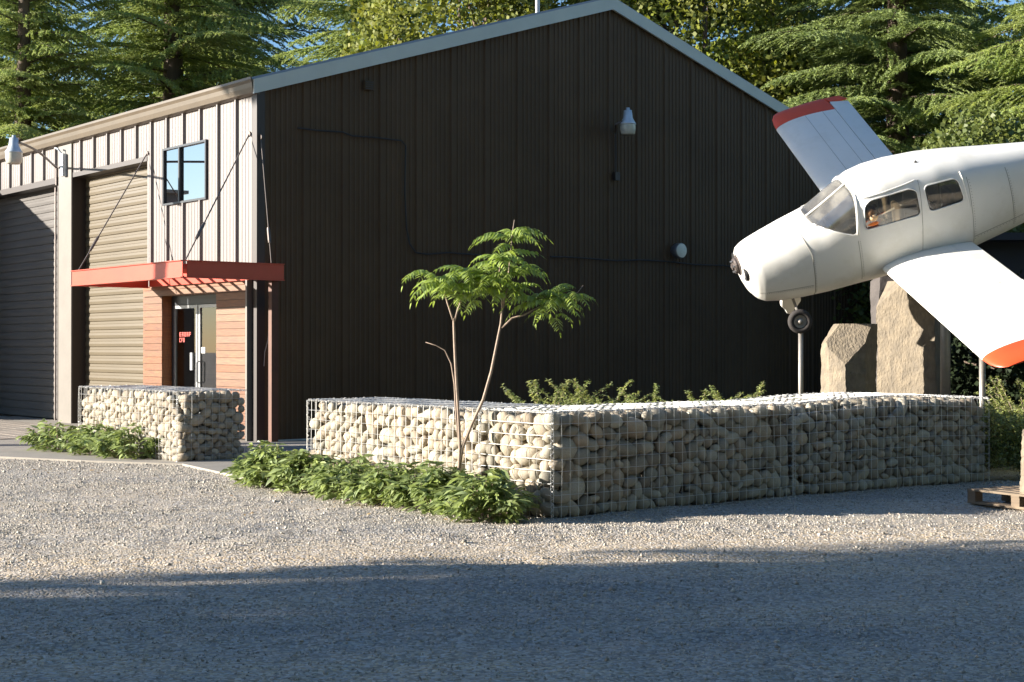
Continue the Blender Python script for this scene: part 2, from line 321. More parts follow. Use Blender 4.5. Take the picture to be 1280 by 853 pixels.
def slab():
    # concrete apron: front edge follows the photo, back edge runs under the building
    P = [gnd(-260, 566), gnd(0, 572), gnd(110, 577), gnd(228, 581), gnd(300, 597), gnd(345, 604), Vector((-2.1, 17.6, 0)), Vector((-1.2, 19.6, 0)), BW(0.4, 6, 0), BW(19, 6, 0)]
    m = MB(); n = len(P); top = 0.014
    m.add([(p.x, p.y, top) for p in P] + [(p.x, p.y, -0.08) for p in P], [tuple(range(n))] + [(i, i + n, (i + 1) % n + n, (i + 1) % n) for i in range(n)])
    m.build('concrete_apron', 'concrete', kind='structure')
    # rows of long pavers in front of the big doors (real strips with open joints)
    root = thing('paver_band', None, None); root['kind'] = 'structure'; root.matrix_world = M_B
    mm = []
    rnd = random.Random(4)
    for r_ in range(9):
        g0 = -0.62 - r_ * 0.27
        u = 3.3 + rnd.uniform(-0.6, 0)
        while u < 16.5:
            L_ = rnd.uniform(0.75, 1.15)
            pf = BW(u, g0 - 0.25, 0)
            lim = gnd(0, 572); d = (gnd(228, 581) - gnd(0, 572)).normalized()
            side = (pf - lim).x * -d.y + (pf - lim).y * d.x
            if side > 0.12 and (gnd(228, 581) - gnd(0, 572)).normalized().dot(pf - lim) < 5:
                b = MB().box(u, u + L_ - 0.012, g0 - 0.255, g0, 0.005, 0.026 + rnd.uniform(0, 0.003)); b.build('paver', 'paver', root)
            u += L_
slab()

# ------------------------------------------------------------------ warehouse
EAVE = 5.62; APEX = 8.02; GW = 15.25; BL = 20.0
bld = thing('warehouse', 'dark brown metal warehouse with pale front, roll-up doors and a wooden entrance', 'warehouse', M=M_B)
def ztop(s): return EAVE + (APEX - EAVE) * (1 - abs(s - GW / 2) / (GW / 2))
def rib_profile(w_, h=0.034, minors=6, mh=0.014):   # (offset, depth)
    p = [(0, 0), (0.02, h), (0.06, h), (0.08, 0)]
    st = (w_ - 0.08) / (minors + 1)
    for k in range(1, minors + 1):
        c = 0.08 + st * k; p += [(c - 0.022, 0), (c - 0.010, mh), (c + 0.010, mh), (c + 0.022, 0)]
    p.append((w_ - 0.0015, 0)); return p
def gable_panels():
    w_ = 0.75; s0 = s_at(377) - w_
    s = s0
    while s < GW:
        pr = [(max(0.0, s + a), d) for a, d in rib_profile(w_) if s + a <= GW and s + a >= -0.02]
        if s <= GW / 2 < s + w_:
            pr = sorted(pr + [(GW / 2, 0.0)])
        m = MB(); n = len(pr)
        if n > 1:
            m.add([(-d, a, 0.0) for a, d in pr] + [(-d, a, ztop(a) - 0.02) for a, d in pr], [(i, i + 1, n + i + 1, n + i) for i in range(n - 1)])
            m.build('wall_panel', 'gable_paint', bld)
        s += w_
gable_panels()
MB().box(0.02, 0.1, 0, GW, 0, EAVE).build('wall_core', 'dark_trim', bld)
m = MB(); m.add([(0.03, 0, EAVE), (0.03, GW, EAVE), (0.03, GW / 2, APEX - 0.03)], [(0, 1, 2)]); m.build('gable_core', 'dark_trim', bld)
# far and rear walls, roof
MB().box(0.1, BL, GW - 0.05, GW, 0, EAVE).build('side_wall', 'gable_paint', bld)
m = MB(); m.add([(BL, 0, 0), (BL, GW, 0), (BL, GW, EAVE), (BL, GW / 2, APEX), (BL, 0, EAVE)], [(0, 1, 2, 3, 4)]); m.build('rear_wall', 'gable_paint', bld)
for sgn in (0, 1):
    m = MB(); e0 = -0.14 if sgn == 0 else GW + 0.14; zE = EAVE - 0.14 * (APEX - EAVE) / (GW / 2) + 0.17
    a = (e0, zE); b = (GW / 2, APEX + 0.17)
    m.add([(-0.08, a[0], a[1]), (BL + 0.1, a[0], a[1]), (BL + 0.1, b[0], b[1]), (-0.08, b[0], b[1])], [(0, 1, 2, 3)])
    n = 26
    for k in range(n):
        u = -0.05 + k * (BL + 0.1) / (n - 1)
        m.add([(u - .03, a[0], a[1]), (u, a[0], a[1] + .04), (u + .03, a[0], a[1]), (u - .03, b[0], b[1]), (u, b[0], b[1] + .04), (u + .03, b[0], b[1])], [(0, 1, 4, 3), (1, 2, 5, 4), (0, 2, 1)])
    m.build('roof', 'roof_metal', bld)
# rake trim boards
for sgn in (0, 1):
    m = MB(); y0, y1 = (-0.12, GW / 2) if sgn == 0 else (GW + 0.12, GW / 2)
    def zt(y): return APEX - abs(y - GW / 2) * (APEX - EAVE) / (GW / 2)
    pts = []
    for x in (-0.10, -0.055):
        for y in (y0, y1): pts += [(x, y, zt(y) - 0.06), (x, y, zt(y) + 0.17)]
    m.add(pts, [(0, 2, 3, 1), (4, 5, 7, 6), (1, 3, 7, 5), (0, 4, 6, 2), (0, 1, 5, 4)])
    y = [(-0.055, y0, zt(y0) + .17), (-0.055, y1, zt(y1) + .17), (0.25, y1, zt(y1) + .178), (0.25, y0, zt(y0) + .178)]
    m.add(y, [(0, 1, 2, 3)]); m.build('rake_trim', 'rake_paint', bld)
# corner trim
MB().box(-0.05, 0.0, -0.045, 0.10, 0.0, EAVE).box(0.0, 0.10, -0.045, -0.002, 0, EAVE).build('corner_trim', 'dark_trim', bld)
# gutter along the front eave: stepped profile
gp = [(0.0, -0.12), (-0.06, -0.12), (-0.12, -0.10), (-0.14, -0.02), (-0.15, 0.05), (-0.17, 0.10), (-0.17, 0.14), (-0.155, 0.14), (-0.15, 0.1), (0, 0.1)]
m = MB(); n = len(gp); m.add([(u, g, EAVE + z + 0.03) for u in (-0.07, BL) for g, z in gp], [(i, i + 1, n + i + 1, n + i) for i in range(n - 1)] + [tuple(range(n))]); m.build('gutter', 'gutter_paint', bld)

# front wall pieces -- measured from the photo
uP0, uP1 = u_at(91), u_at(75)        # pillar between the doors
uD1a = u_at(184); uD1b = uP0         # door one opening
uD2a = uP1; uD2b = 12.3
zH1 = fz(145, 204); zH2 = fz(40, 229)
zCan = 2.60
def front_panels(ua, ub, z0, z1):
    u = math.floor(ua / 0.62) * 0.62
    while u < ub:
        pr = [(u + a, d) for a, d in rib_profile(0.62, 0.048, 4, 0.008)]
        pr = [(min(max(a, ua), ub), d) for a, d in pr]
        q = []
        for p in pr:
            if not q or p[0] > q[-1][0] + 1e-5: q.append(p)
        if len(q) > 1:
            m = MB(); n = len(q)
            m.add([(a, -d, z0) for a, d in q] + [(a, -d, z1) for a, d in q], [(i + 1, i, n + i, n + i + 1) for i in range(n - 1)]); m.build('wall_panel', 'front_paint', bld)
        u += 0.62
wu0, wu1 = u_at(260), u_at(206); wz0 = fz(233, 253.5); wz1 = fz(233, 180.5)
front_panels(0.10, wu0, zCan, EAVE - 0.06); front_panels(wu0, wu1, zCan, wz0); front_panels(wu0, wu1, wz1, EAVE - 0.06); front_panels(wu1, uD1a, zCan, EAVE - 0.06)
front_panels(uD1a, uP0, zH1, EAVE - 0.06); front_panels(uP1, 12.35, zH2, EAVE - 0.06)
MB().box(0.1, uD1a, 0.03, 0.1, zCan, wz0).box(0.1, wu0, 0.03, 0.1, wz0, EAVE).box(wu1, uD1a, 0.03, 0.1, wz0, EAVE).box(wu0, wu1, 0.03, 0.1, wz1, EAVE).box(uD1a, uP0, 0.03, 0.1, zH1, EAVE).box(uP1, 12.35, 0.03, 0.1, zH2, EAVE).build('front_wall_core', 'dark_trim', bld)
MB().box(uP0, uP1, -0.035, 0.5, 0, EAVE - 0.1).build('pillar', 'pillar_paint', bld)
MB().box(uP0 - 0.012, uP0 - 0.002, -0.02, 0.45, 0, zH1).build('jamb_liner', 'dark_trim', bld)
MB().box(uD1a, uP0 - .013, -0.012, 0.4, zH1 - 0.09, zH1).build('header', 'dark_trim', bld)
MB().box(uP1, uD2b, -0.012, 0.4, zH2 - 0.12, zH2).build('header', 'dark_trim', bld)
MB().box(uP1 + .002, uP1 + 0.09, -0.02, 0.4, 0, zH2 - .125).build('jamb_liner', 'dark_trim', bld)
# roller doors made of slats
def roller(ua, ub, g, zt_, mname, pitch, label):
    d = MB().box(ua, ub, g + 0.05, g + 0.07, 0.03, zt_).build('roller_door', 'dark_trim', bld); d['label'] = label
    z = 0.035; k = 0
    me = None
    pr = [(0, 0.018), (0.006, 0.0), (0.35 * pitch, -0.006), (0.62 * pitch, -0.002), (0.70 * pitch, 0.006), (pitch - 0.008, 0.008), (pitch - 0.001, 0.02)]
    n = len(pr); mb = MB(); mb.add([(u, g + dd, zz) for u in (ua, ub) for zz, dd in pr], [(i, i + 1, n + i + 1, n + i) for i in range(n - 1)]); me = mb.mesh('slat', mname)
    while z < zt_ - pitch * 0.4:
        inst(me, 'slat', d, Matrix.Translation((0, 0, z))); z += pitch
roller(uD1a - 0.05, uP0, 0.26, zH1, 'roller_tan', 0.165, 'tan roll-up door beside the wooden entrance')
roller(uP1 + 0.09, uD2b, 0.30, zH2, 'roller_dark', 0.165, 'dark roll-up door left of the white pillar')
# window
wr = MB().box(wu0, wu1, -0.05, 0.05, wz0, wz0 + 0.035).box(wu0, wu1, -0.05, 0.05, wz1 - 0.035, wz1).box(wu0, wu0 + 0.035, -0.05, 0.05, wz0 + .035, wz1 - .035).box(wu1 - 0.035, wu1, -0.05, 0.05, wz0 + .035, wz1 - .035)
wm = wu0 + (wu1 - wu0) * 0.62
wr.box(wm - 0.022, wm + 0.022, -0.045, 0.05, wz0 + .035, wz1 - .035)
win = wr.build('window', 'frame_grey', bld)
MB().box(wu0 + .035, wm - .022, 0.0, 0.008, wz0 + .035, wz1 - .035).build('pane', 'window_glass', win)
MB().box(wm + .022, wu1 - .035, -0.015, -0.007, wz0 + .035, wz1 - .035).build('pane', 'window_glass', win)
MB().box(wu0 - 0.3, wu1 + 0.3, 0.6, 0.62, wz0 - .3, wz1 + .1).build('room_backing', 'interior', win)
# unseen bay added at the far left, outside the picture, to shade the left door
bay = MB(); bay.box(12.36, 18, -4.9, -0.001, 0, 5.25); bay.build('shade_bay', 'front_paint', bld)
bay = MB(); bay.box(12.25, 18.1, -5.02, 0.0, 5.25, 5.33); bay.build('shade_bay_roof', 'roof_metal', bld)

# wooden entrance
uW0, uW1 = 0.16, u_at(182); uE0, uE1 = u_at(273.5), u_at(205.5); zE = fz(245, 368); gW = -0.045
MB().box(uW0, uE0, gW + 0.025, 0.10, 0.03, zCan).box(uE1 + .02, uW1, gW + 0.025, 0.10, 0.03, zCan).box(uE0, uE1 + .02, gW + 0.025, 0.1, zE + .03, zCan).build('wood_backing', 'wood_backing', bld)
rnd = random.Random(3); ph = 0.118; z = 0.04; mats_pl = {}
def plank(ua, ub, z0, z1):
    j = rnd.uniform(-0.002, 0.002)
    MB().box(ua + .0015, ub - .0015, gW + j - 0.004, gW + 0.022, z0 + 0.003, z1 - 0.003).build('plank', 'plank_wood', bld)
while z < zCan - 0.02:
    z1 = min(z + ph, zCan)
    if z1 <= zE + 0.001:
        plank(uW0, uE0, z, z1); plank(uE1, uW1, z, z1)
    else:
        if z < zE: z_ = max(z, zE)
        plank(uW0, uW0 + 0.42 * (uW1 - uW0) + rnd.uniform(-.4, .4), z, z1) if False else plank(uW0, uW1, max(z, zE - 0.0), z1)
        if z < zE: plank(uW0, uE0, z, zE) ; plank(uE1, uW1, z, zE)
    z = z1
gDoor = 0.17
MB().box(uE1, uE1 + 0.02, gW + .022, gDoor + .1, 0.03, zE).build('door_reveal', 'plank_wood', bld)
MB().box(uE0 - 0.02, uE0, gW + .022, gDoor + .1, 0.03, zE).build('door_reveal', 'plank_wood', bld)
MB().box(uE0, uE1, gW + .022, gDoor + .1, zE, zE + 0.025).build('door_lintel', 'plank_wood', bld)
MB().box(0.105, 0.155, gW - 0.09, 0.0, 0, zCan - .02).build('entrance_trim', 'pillar_paint', bld)
# double door: visible leaves (the reveal hides the far-left strip)
dA, dB = uE0, uE1; mid = u_at(249, gDoor)
fr = MB(); fr.box(dA, dB, gDoor - 0.03, gDoor + 0.06, zE - 0.16, zE).box(dA, dA + 0.04, gDoor - .03, gDoor + .06, 0.03, zE - .16).box(dB - 0.06, dB, gDoor - .03, gDoor + .06, 0.03, zE - .16).box(mid - .02, mid + .02, gDoor - .02, gDoor + .06, 0.03, zE - .16)
ent = fr.build('entrance_door', 'frame_grey', bld)
for a, b in ((dA + .045, mid - .022), (mid + .022, dB - .065)):
    l = MB(); t_ = 0.055; z0, z1 = 0.05, zE - 0.17
    l.box(a, b, gDoor - .025, gDoor + .02, z0, z0 + 0.2).box(a, b, gDoor - .025, gDoor + .02, z1 - t_, z1).box(a, a + t_, gDoor - .025, gDoor + .02, z0 + .2, z1 - t_).box(b - t_, b, gDoor - .025, gDoor + .02, z0 + .2, z1 - t_)
    l.build('door_leaf', 'alu', ent); MB().box(a + t_, b - t_, gDoor - .004, gDoor + .004, z0 + .2, z1 - t_).build('glass', 'door_glass', ent)
zb, zt_ = fz(243, 463, gDoor), fz(243, 441, gDoor); uh = u_at(243.0, gDoor)
MB().box(uh - .03, uh + .05, gDoor - .06, gDoor - .035, zb, zt_).build('pull_plate', 'alu', ent)
uh2 = u_at(250.5, gDoor); MB().tube([(uh2 - .02, gDoor - .03, .9), (uh2 - .02, gDoor - .08, .92), (uh2 - .02, gDoor - .08, 1.25), (uh2 - .02, gDoor - .03, 1.27)], 0.012, 6).build('pull_handle', 'alu', ent)
un = u_at(254.5, gDoor); zn = fz(254, 438, gDoor); MB().box(un - .07, un + .05, gDoor - .012, gDoor - .006, zn - .05, zn + .05).build('white_notice', 'white_plastic', ent)
# red lettering on the left leaf, two short illegible rows of strokes
lt = MB(); rr = random.Random(9)
def letters(x0, x1, y0, y1, n):
    ua, ub = u_at(x0, gDoor), u_at(x1, gDoor); za, zb_ = fz(x0, y1, gDoor), fz(x0, y0, gDoor); wd = (ua - ub) / n
    for k in range(n):
        uu = ua - wd * k; ww = wd * 0.72; g = gDoor - 0.008; t = wd * 0.26
        lt.box(uu - t, uu, g - .003, g, za, zb_)
        if rr.random() < .8: lt.box(uu - ww, uu - t, g - .003, g, zb_ - (zb_ - za) * .2, zb_)
        if rr.random() < .6: lt.box(uu - ww, uu - t, g - .003, g, za + (zb_ - za) * .4, za + (zb_ - za) * .6)
        if rr.random() < .5: lt.box(uu - ww, uu - t, g - .003, g, za, za + (zb_ - za) * .2)
        if rr.random() < .6: lt.box(uu - ww, uu - ww + t, g - .0035, g - .0005, za, zb_)
letters(225, 240, 415.5, 421, 5); letters(225, 232, 422.5, 428, 3)
lt.build('lettering', 'red_letters', ent)
# room behind the door
rm = MB(); x0, x1, y0, y1, z1 = -0.0 + 0.2, 5.2, 0.45, 6.0, 2.7
rm.add([(x0, y0, .03), (x1, y0, .03), (x1, y1, .03), (x0, y1, .03), (x0, y0, z1), (x1, y0, z1), (x1, y1, z1), (x0, y1, z1)], [(0, 1, 2, 3), (7, 6, 5, 4), (3, 2, 6, 7), (0, 3, 7, 4), (1, 5, 6, 2)])
rm.build('entrance_room', 'interior', bld)
for k, (gg, zz) in enumerate(((1.6, 2.5), (3.0, 2.5), (4.6, 2.5))):
    MB().box(1.3, 4.4, gg, gg + 0.06, zz, zz + .05).build('ceiling_tube', 'tube_light', bld)
# potted greenery / rails as seen low in the right leaf are left to the reflections

# step ladder seen through the glass
ul = u_at(233, 1.2); tl = thing('step_ladder', 'aluminium ladder leaning inside the glass entrance door', 'ladder', M=M_B @ Matrix.Translation((ul, 1.2, 0.03)))
for s in (-.19, .19): MB().box(s - .02, s + .02, -.03, .03, 0, 2.15).build('rail', 'alu', tl)
rg = MB().box(-.17, .17, -.02, .02, -.015, .015).mesh('rung', 'alu')
for k in range(7): inst(rg, 'rung', tl, Matrix.Translation((0, 0, .28 + .29 * k)))

# threshold strip and small debris line along gable base
MB().box(-0.16, -0.09, -0.05, GW, 0.0, 0.03).build('base_flashing', 'rake_paint', bld)

# ------------------------------------------------------------------ canopy
F_u, F_g = -0.4, -1.51; CL = 4.13; cz0, cz1 = 2.56, 2.825
cano = thing('entrance_canopy', 'red steel canopy frame hung on rods over the wooden entrance', 'canopy', M=M_B)
def channel(mb, p, d, L_, inw, h0=cz0, h1=cz1, fl=0.075, t=0.012):
    p = Vector(p); d = Vector(d); i = Vector(inw)
    def bx(a, b, z0, z1):    # a,b offsets along inward
        c = [p + i * a, p + i * b, p + i * b + d * L_, p + i * a + d * L_]
        v = [(q.x, q.y, z0) for q in c] + [(q.x, q.y, z1) for q in c]
        mb.add(v, [(0, 3, 2, 1), (4, 5, 6, 7), (0, 1, 5, 4), (1, 2, 6, 5), (2, 3, 7, 6), (3, 0, 4, 7)])
    bx(0, t, h0 + t, h1 - t); bx(-0.03, fl, h0, h0 + t); bx(-0.03, fl, h1 - t, h1)
m = MB(); channel(m, (F_u, F_g, 0), (1, 0, 0), CL, (0, 1, 0)); m.build('beam', 'canopy_red', cano)
m = MB(); channel(m, (F_u, F_g + .078, 0), (0, 1, 0), 1.754 - .078, (1, 0, 0)); m.build('beam', 'canopy_red', cano)
m = MB(); channel(m, (F_u + CL, F_g + .078, 0), (0, 1, 0), -F_g - .10 - .078, (-1, 0, 0)); m.build('beam', 'canopy_red', cano)
m = MB(); m.box(F_u + .08, F_u + CL - .08, -0.115, -0.065, cz0 + .02, cz1 - .02); m.build('beam', 'canopy_red', cano)
nj = 9
jm = MB().box(-.018, .018, F_g + .014, -0.116, cz1 - .07, cz1 - .03).mesh('joist', 'canopy_red')
for k in range(nj): inst(jm, 'joist', cano, Matrix.Translation((F_u + 0.42 + k * (CL - 0.84) / (nj - 1), 0, 0)))
pst = MB().box(-0.30, -0.20, 0.08, 0.20, 0.0, cz0).build('post', 'post_rust', cano)
# rods with turnbuckles
def rod(p0, p1, r=0.011):
    p0, p1 = Vector(p0), Vector(p1); q = [p0, p1]
    o = MB().tube(q, r, 6).build('rod', 'cable_steel', cano)
    d = (p1 - p0); a = p0 + d * 0.72; b = p0 + d * 0.84
    MB().tube([a, a + d * .02, b - d * .02, b], [.022, .026, .026, .022], 8).build('turnbuckle', 'cable_steel', o)
    MB().lathe([(0, -.012), (.045, -.012), (.045, .012), (0, .012)], 12, Matrix.Translation(p0) @ Matrix.Rotation(R(90), 4, 'X')).build('anchor_plate', 'cable_steel', o)
rod((u_at(187), -0.05, fz(187, 192)), (F_u + CL - .1, F_g + .08, cz1 + .01)); rod((u_at(315), -0.05, fz(315, 168)), (F_u + .05, F_g + .08, cz1 + .01))
rod((-0.06, 0.02, gz(323, 172)), (F_u + .05, s_at(341, F_u), cz1 + .01), 0.008)

# ------------------------------------------------------------------ wall lamps, vents, wires
def barn_lamp(name, label, p, sc_=1.0, conduit=None, arm=None):
    t = thing(name, label, 'lamp', p, 'dusk to dawn yard lamps')
    s = sc_
    MB().lathe([(0.0, .30 * s), (.034 * s, .30 * s), (.036 * s, .26 * s), (.075 * s, .25 * s), (.092 * s, .11 * s), (.115 * s, .06 * s), (.155 * s, .0), (.155 * s, -.02 * s), (.0, -.02 * s)], 24).build('housing', 'lamp_metal', t, True)
    MB().lathe([(.148 * s, -.021 * s), (.15 * s, -.10 * s), (.135 * s, -.19 * s), (.115 * s, -.215 * s), (0, -.215 * s)], 24).build('refractor', 'lamp_refractor', t, True)
    return t
sL = s_at(785); pL = BW(-0.42, sL, 0); zL = z_at(157, pL.y)
tl = barn_lamp('yard_lamp', 'grey dusk to dawn lamp high on the dark gable wall', BW(-0.42, s_at(785, -0.42), zL), 1.0)
inv = M_B.inverted()
def loc_on(t, pts): return [Vector(M_B @ Vector(p)) - t.location for p in pts]
s785 = s_at(785, -.42); s767 = s_at(767)
MB().tube(loc_on(tl, [(-.42, s785 - .1, zL + .04), (-.3, s785 - .2, zL - .02), (-.05, s767, zL - .12)]), .02, 8).build('arm', 'cable_steel', tl)
MB().tube(loc_on(tl, [(-.06, s767, zL + .0), (-.06, s767, gz(767, 218))]), .018, 8).build('conduit', 'dark_trim', tl)
a, b = gz(767, 226), gz(767, 216)
q = loc_on(tl, [(-.12, s767 - .06, a), (-.04, s767 + .06, b)]); bb = MB(); bb.box(-.12, -.04, s767 - .06, s767 + .06, a, b, M=Matrix.Translation(-tl.location) @ M_B); bb.build('junction_box', 'dark_trim', tl)
YL = 25.6; pA = at(17, 190, YL); t2 = barn_lamp('yard_lamp', 'white dusk to dawn lamp on a curved arm at the left eave', pA, 0.95)
pw = BW(u_at(73), -0.04, fz(73, 210)); pts = []
hp = at(17, 178, YL) + Vector((.08, 0, 0))
for k in range(13):
    f = k / 12; x = hp.lerp(pw, f); z = hp.z + (pw.z - hp.z) * (f ** 3) + 0.10 * math.sin(f * math.pi) ; pts.append(Vector((x.x, x.y, z)) - t2.location)
MB().tube(pts, .022, 8).build('arm', 'cable_steel', t2)
MB().tube([pw - t2.location, pw + Vector((0, 0, -.35)) - t2.location], .03, 8).build('bracket', 'cable_steel', t2)
# conduit down the pillar and grey box beside it
uc = u_at(73.5); dp = thing('drain_pipe', 'thin dark pipe running down the white pillar edge', 'pipe', M=M_B)
MB().tube([(uc, -.07, 0.05), (uc, -.07, fz(73, 235))], .02, 8).build('pipe', 'cable_steel', dp)
ux = u_at(83); zx0, zx1 = fz(83, 221), fz(83, 193)
tb = MB().box(ux - .10, ux + .02, -.13, -.036, zx0, zx1).tube([(ux, -.1, zx1), (ux + .05, -.16, zx1 + .1), (ux + .18, -.16, zx1 + .13)], .02, 6); o = tb.build('cable_box', 'lamp_metal', bevel=.008); o.matrix_world = M_B; tag(o, 'slim grey cable box under the eave on the pillar top', 'box')
# round vent
sv = s_at(843); pv = BW(-0.02, sv, gz(843, 314)); Mv = Matrix.Translation(pv) @ Matrix(((LD.x, GD.x, 0, 0), (LD.y, GD.y, 0, 0), (0, 0, 1, 0), (0, 0, 0, 1))) @ Matrix.Rotation(R(-90), 4, 'Y')
vt = thing('round_vent', 'round silver vent cap with pale face on the gable', 'vent', M=Mv)
MB().lathe([(.125, 0), (.125, .05), (.15, .06), (.15, .17), (.145, .18)], 28).build('collar', 'alu', vt, True)
MB().lathe([(.146, .16), (.14, .185), (.05, .19), (0, .19)], 28).build('cap', 'lamp_refractor', vt)
# little square louvre
sq = s_at(458.5); zq0, zq1 = gz(458, 113), gz(458, 101); lv = MB().box(-.07, -.03, sq - .09, sq + .09, zq0, zq1); tag(lv.build('louvre_vent', 'gable_paint', None, M=M_B), 'small square louvre vent high on the gable left', 'vent')
lo = bpy.data.objects['louvre_vent']; lo.matrix_world = M_B
slm = MB().box(-.082, -.0705, -.08, .08, -.008, .008).mesh('slat', 'dark_trim')
for k in range(4): inst(slm, 'slat', lo, Matrix.Translation((0, sq, zq0 + (zq1 - zq0) * (k + .6) / 4.4)))
# wires on the gable
def wire(label, px, r=.010, u=-.055, name='wall_cable'):
    P = [BW(u, s_at(x, u), gz(x, y, u)) for x, y in px]
    tag(MB().tube(P, r, 6).build(name, 'black_rubber'), label, 'cable')
wire('black cable looping across the gable and down to the right', [(372, 160), (395, 163), (428, 165), (440, 170), (470, 172), (502, 176), (507, 182), (506, 240), (508, 285), (512, 305), (520, 316), (535, 318), (560, 316), (600, 319), (640, 320)], .013)
wire('black cable crossing the gable right of the round vent', [(688, 321), (720, 322), (770, 326), (800, 325), (835, 327), (870, 331), (905, 332), (930, 336)], .013)
wire('thin pale wire hanging beside the orange canopy post', [(338, 383), (337, 400), (335, 425), (331, 440), (330, 458)], .007, name='hanging_wire')
bpy.data.objects['hanging_wire'].data.materials.clear(); bpy.data.objects['hanging_wire'].data.materials.append(MATS['wire'])
# pole above the roof
pp = at(672, 14, 29.6); tag(MB().tube([pp + Vector((0, 0, -.5)), pp + Vector((0, 0, 1.6))], .045, 10).build('roof_pipe', 'alu'), 'pale vent pipe standing on the roof near the ridge', 'pipe')

# ------------------------------------------------------------------ gabions
rs = random.Random(11)
stone_meshes = []
for k in range(12):
    bm = bmesh.new(); bmesh.ops.create_icosphere(bm, subdivisions=2, radius=1.0)
    ph1, ph2, ph3 = [rs.uniform(0, 6) for _ in range(3)]; ang = k % 4 == 3
    for v in bm.verts:
        c = v.co.copy(); n_ = 1 + (0.10 if not ang else 0.17) * math.sin(c.x * 2.3 + ph1) * math.cos(c.y * 2.1 + ph2) + 0.06 * math.sin(c.z * 3.1 + ph3) + rs.uniform(-.02, .02)
        v.co = c * n_
        if ang: v.co = Vector([math.copysign(abs(q) ** 0.8, q) for q in v.co])
    me = bpy.data.meshes.new('stone'); bm.to_mesh(me); bm.free(); me.materials.append(MATS['cobble']); me.shade_smooth(); stone_meshes.append(me)
bm = bmesh.new(); bmesh.ops.create_icosphere(bm, subdivisions=2, radius=1.0); bm.verts.ensure_lookup_table(); IV = np.array([v.co for v in bm.verts]); IF = np.array([[v.index for v in f.verts] for f in bm.faces]); bm.free()
bm = bmesh.new(); bmesh.ops.create_icosphere(bm, subdivisions=1, radius=1.0); bm.verts.ensure_lookup_table(); JV = np.array([v.co for v in bm.verts]); JF = np.array([[v.index for v in f.verts] for f in bm.faces]); bm.free()
def pack(W, H, seed, rmin=.042, rmax=.085, big=0.06, fill=0.92):
    r_ = np.random.default_rng(seed); rad = []; A = 0
    while A < fill * W * H:
        q = rmin + (rmax - rmin) * r_.beta(1.5, 2.2)
        if r_.uniform() < big: q = r_.uniform(rmax, rmax * 1.35)
        rad.append(q); A += math.pi * q * q
    rad = np.array(rad); n = len(rad); P = r_.uniform(0, 1, (n, 2)) * [W - .08, H - .08] + .04
    asp = r_.uniform(1.0, 1.9, n)
    for it in range(220):
        d = P[:, None] - P[None]; D = np.sqrt((d ** 2).sum(2)) + 1e-6; ov = (rad[:, None] + rad[None]) - D; np.fill_diagonal(ov, 0)
        ov = np.clip(ov, 0, None); push = (d / D[..., None] * ov[..., None]).sum(1) * 0.32; P += push; P[:, 1] -= 0.0008
        P[:, 0] = np.clip(P[:, 0], rad * .9, W - rad * .9); P[:, 1] = np.clip(P[:, 1], rad * .9, H - rad * .85)
    return P, rad, asp
GH = 0.94
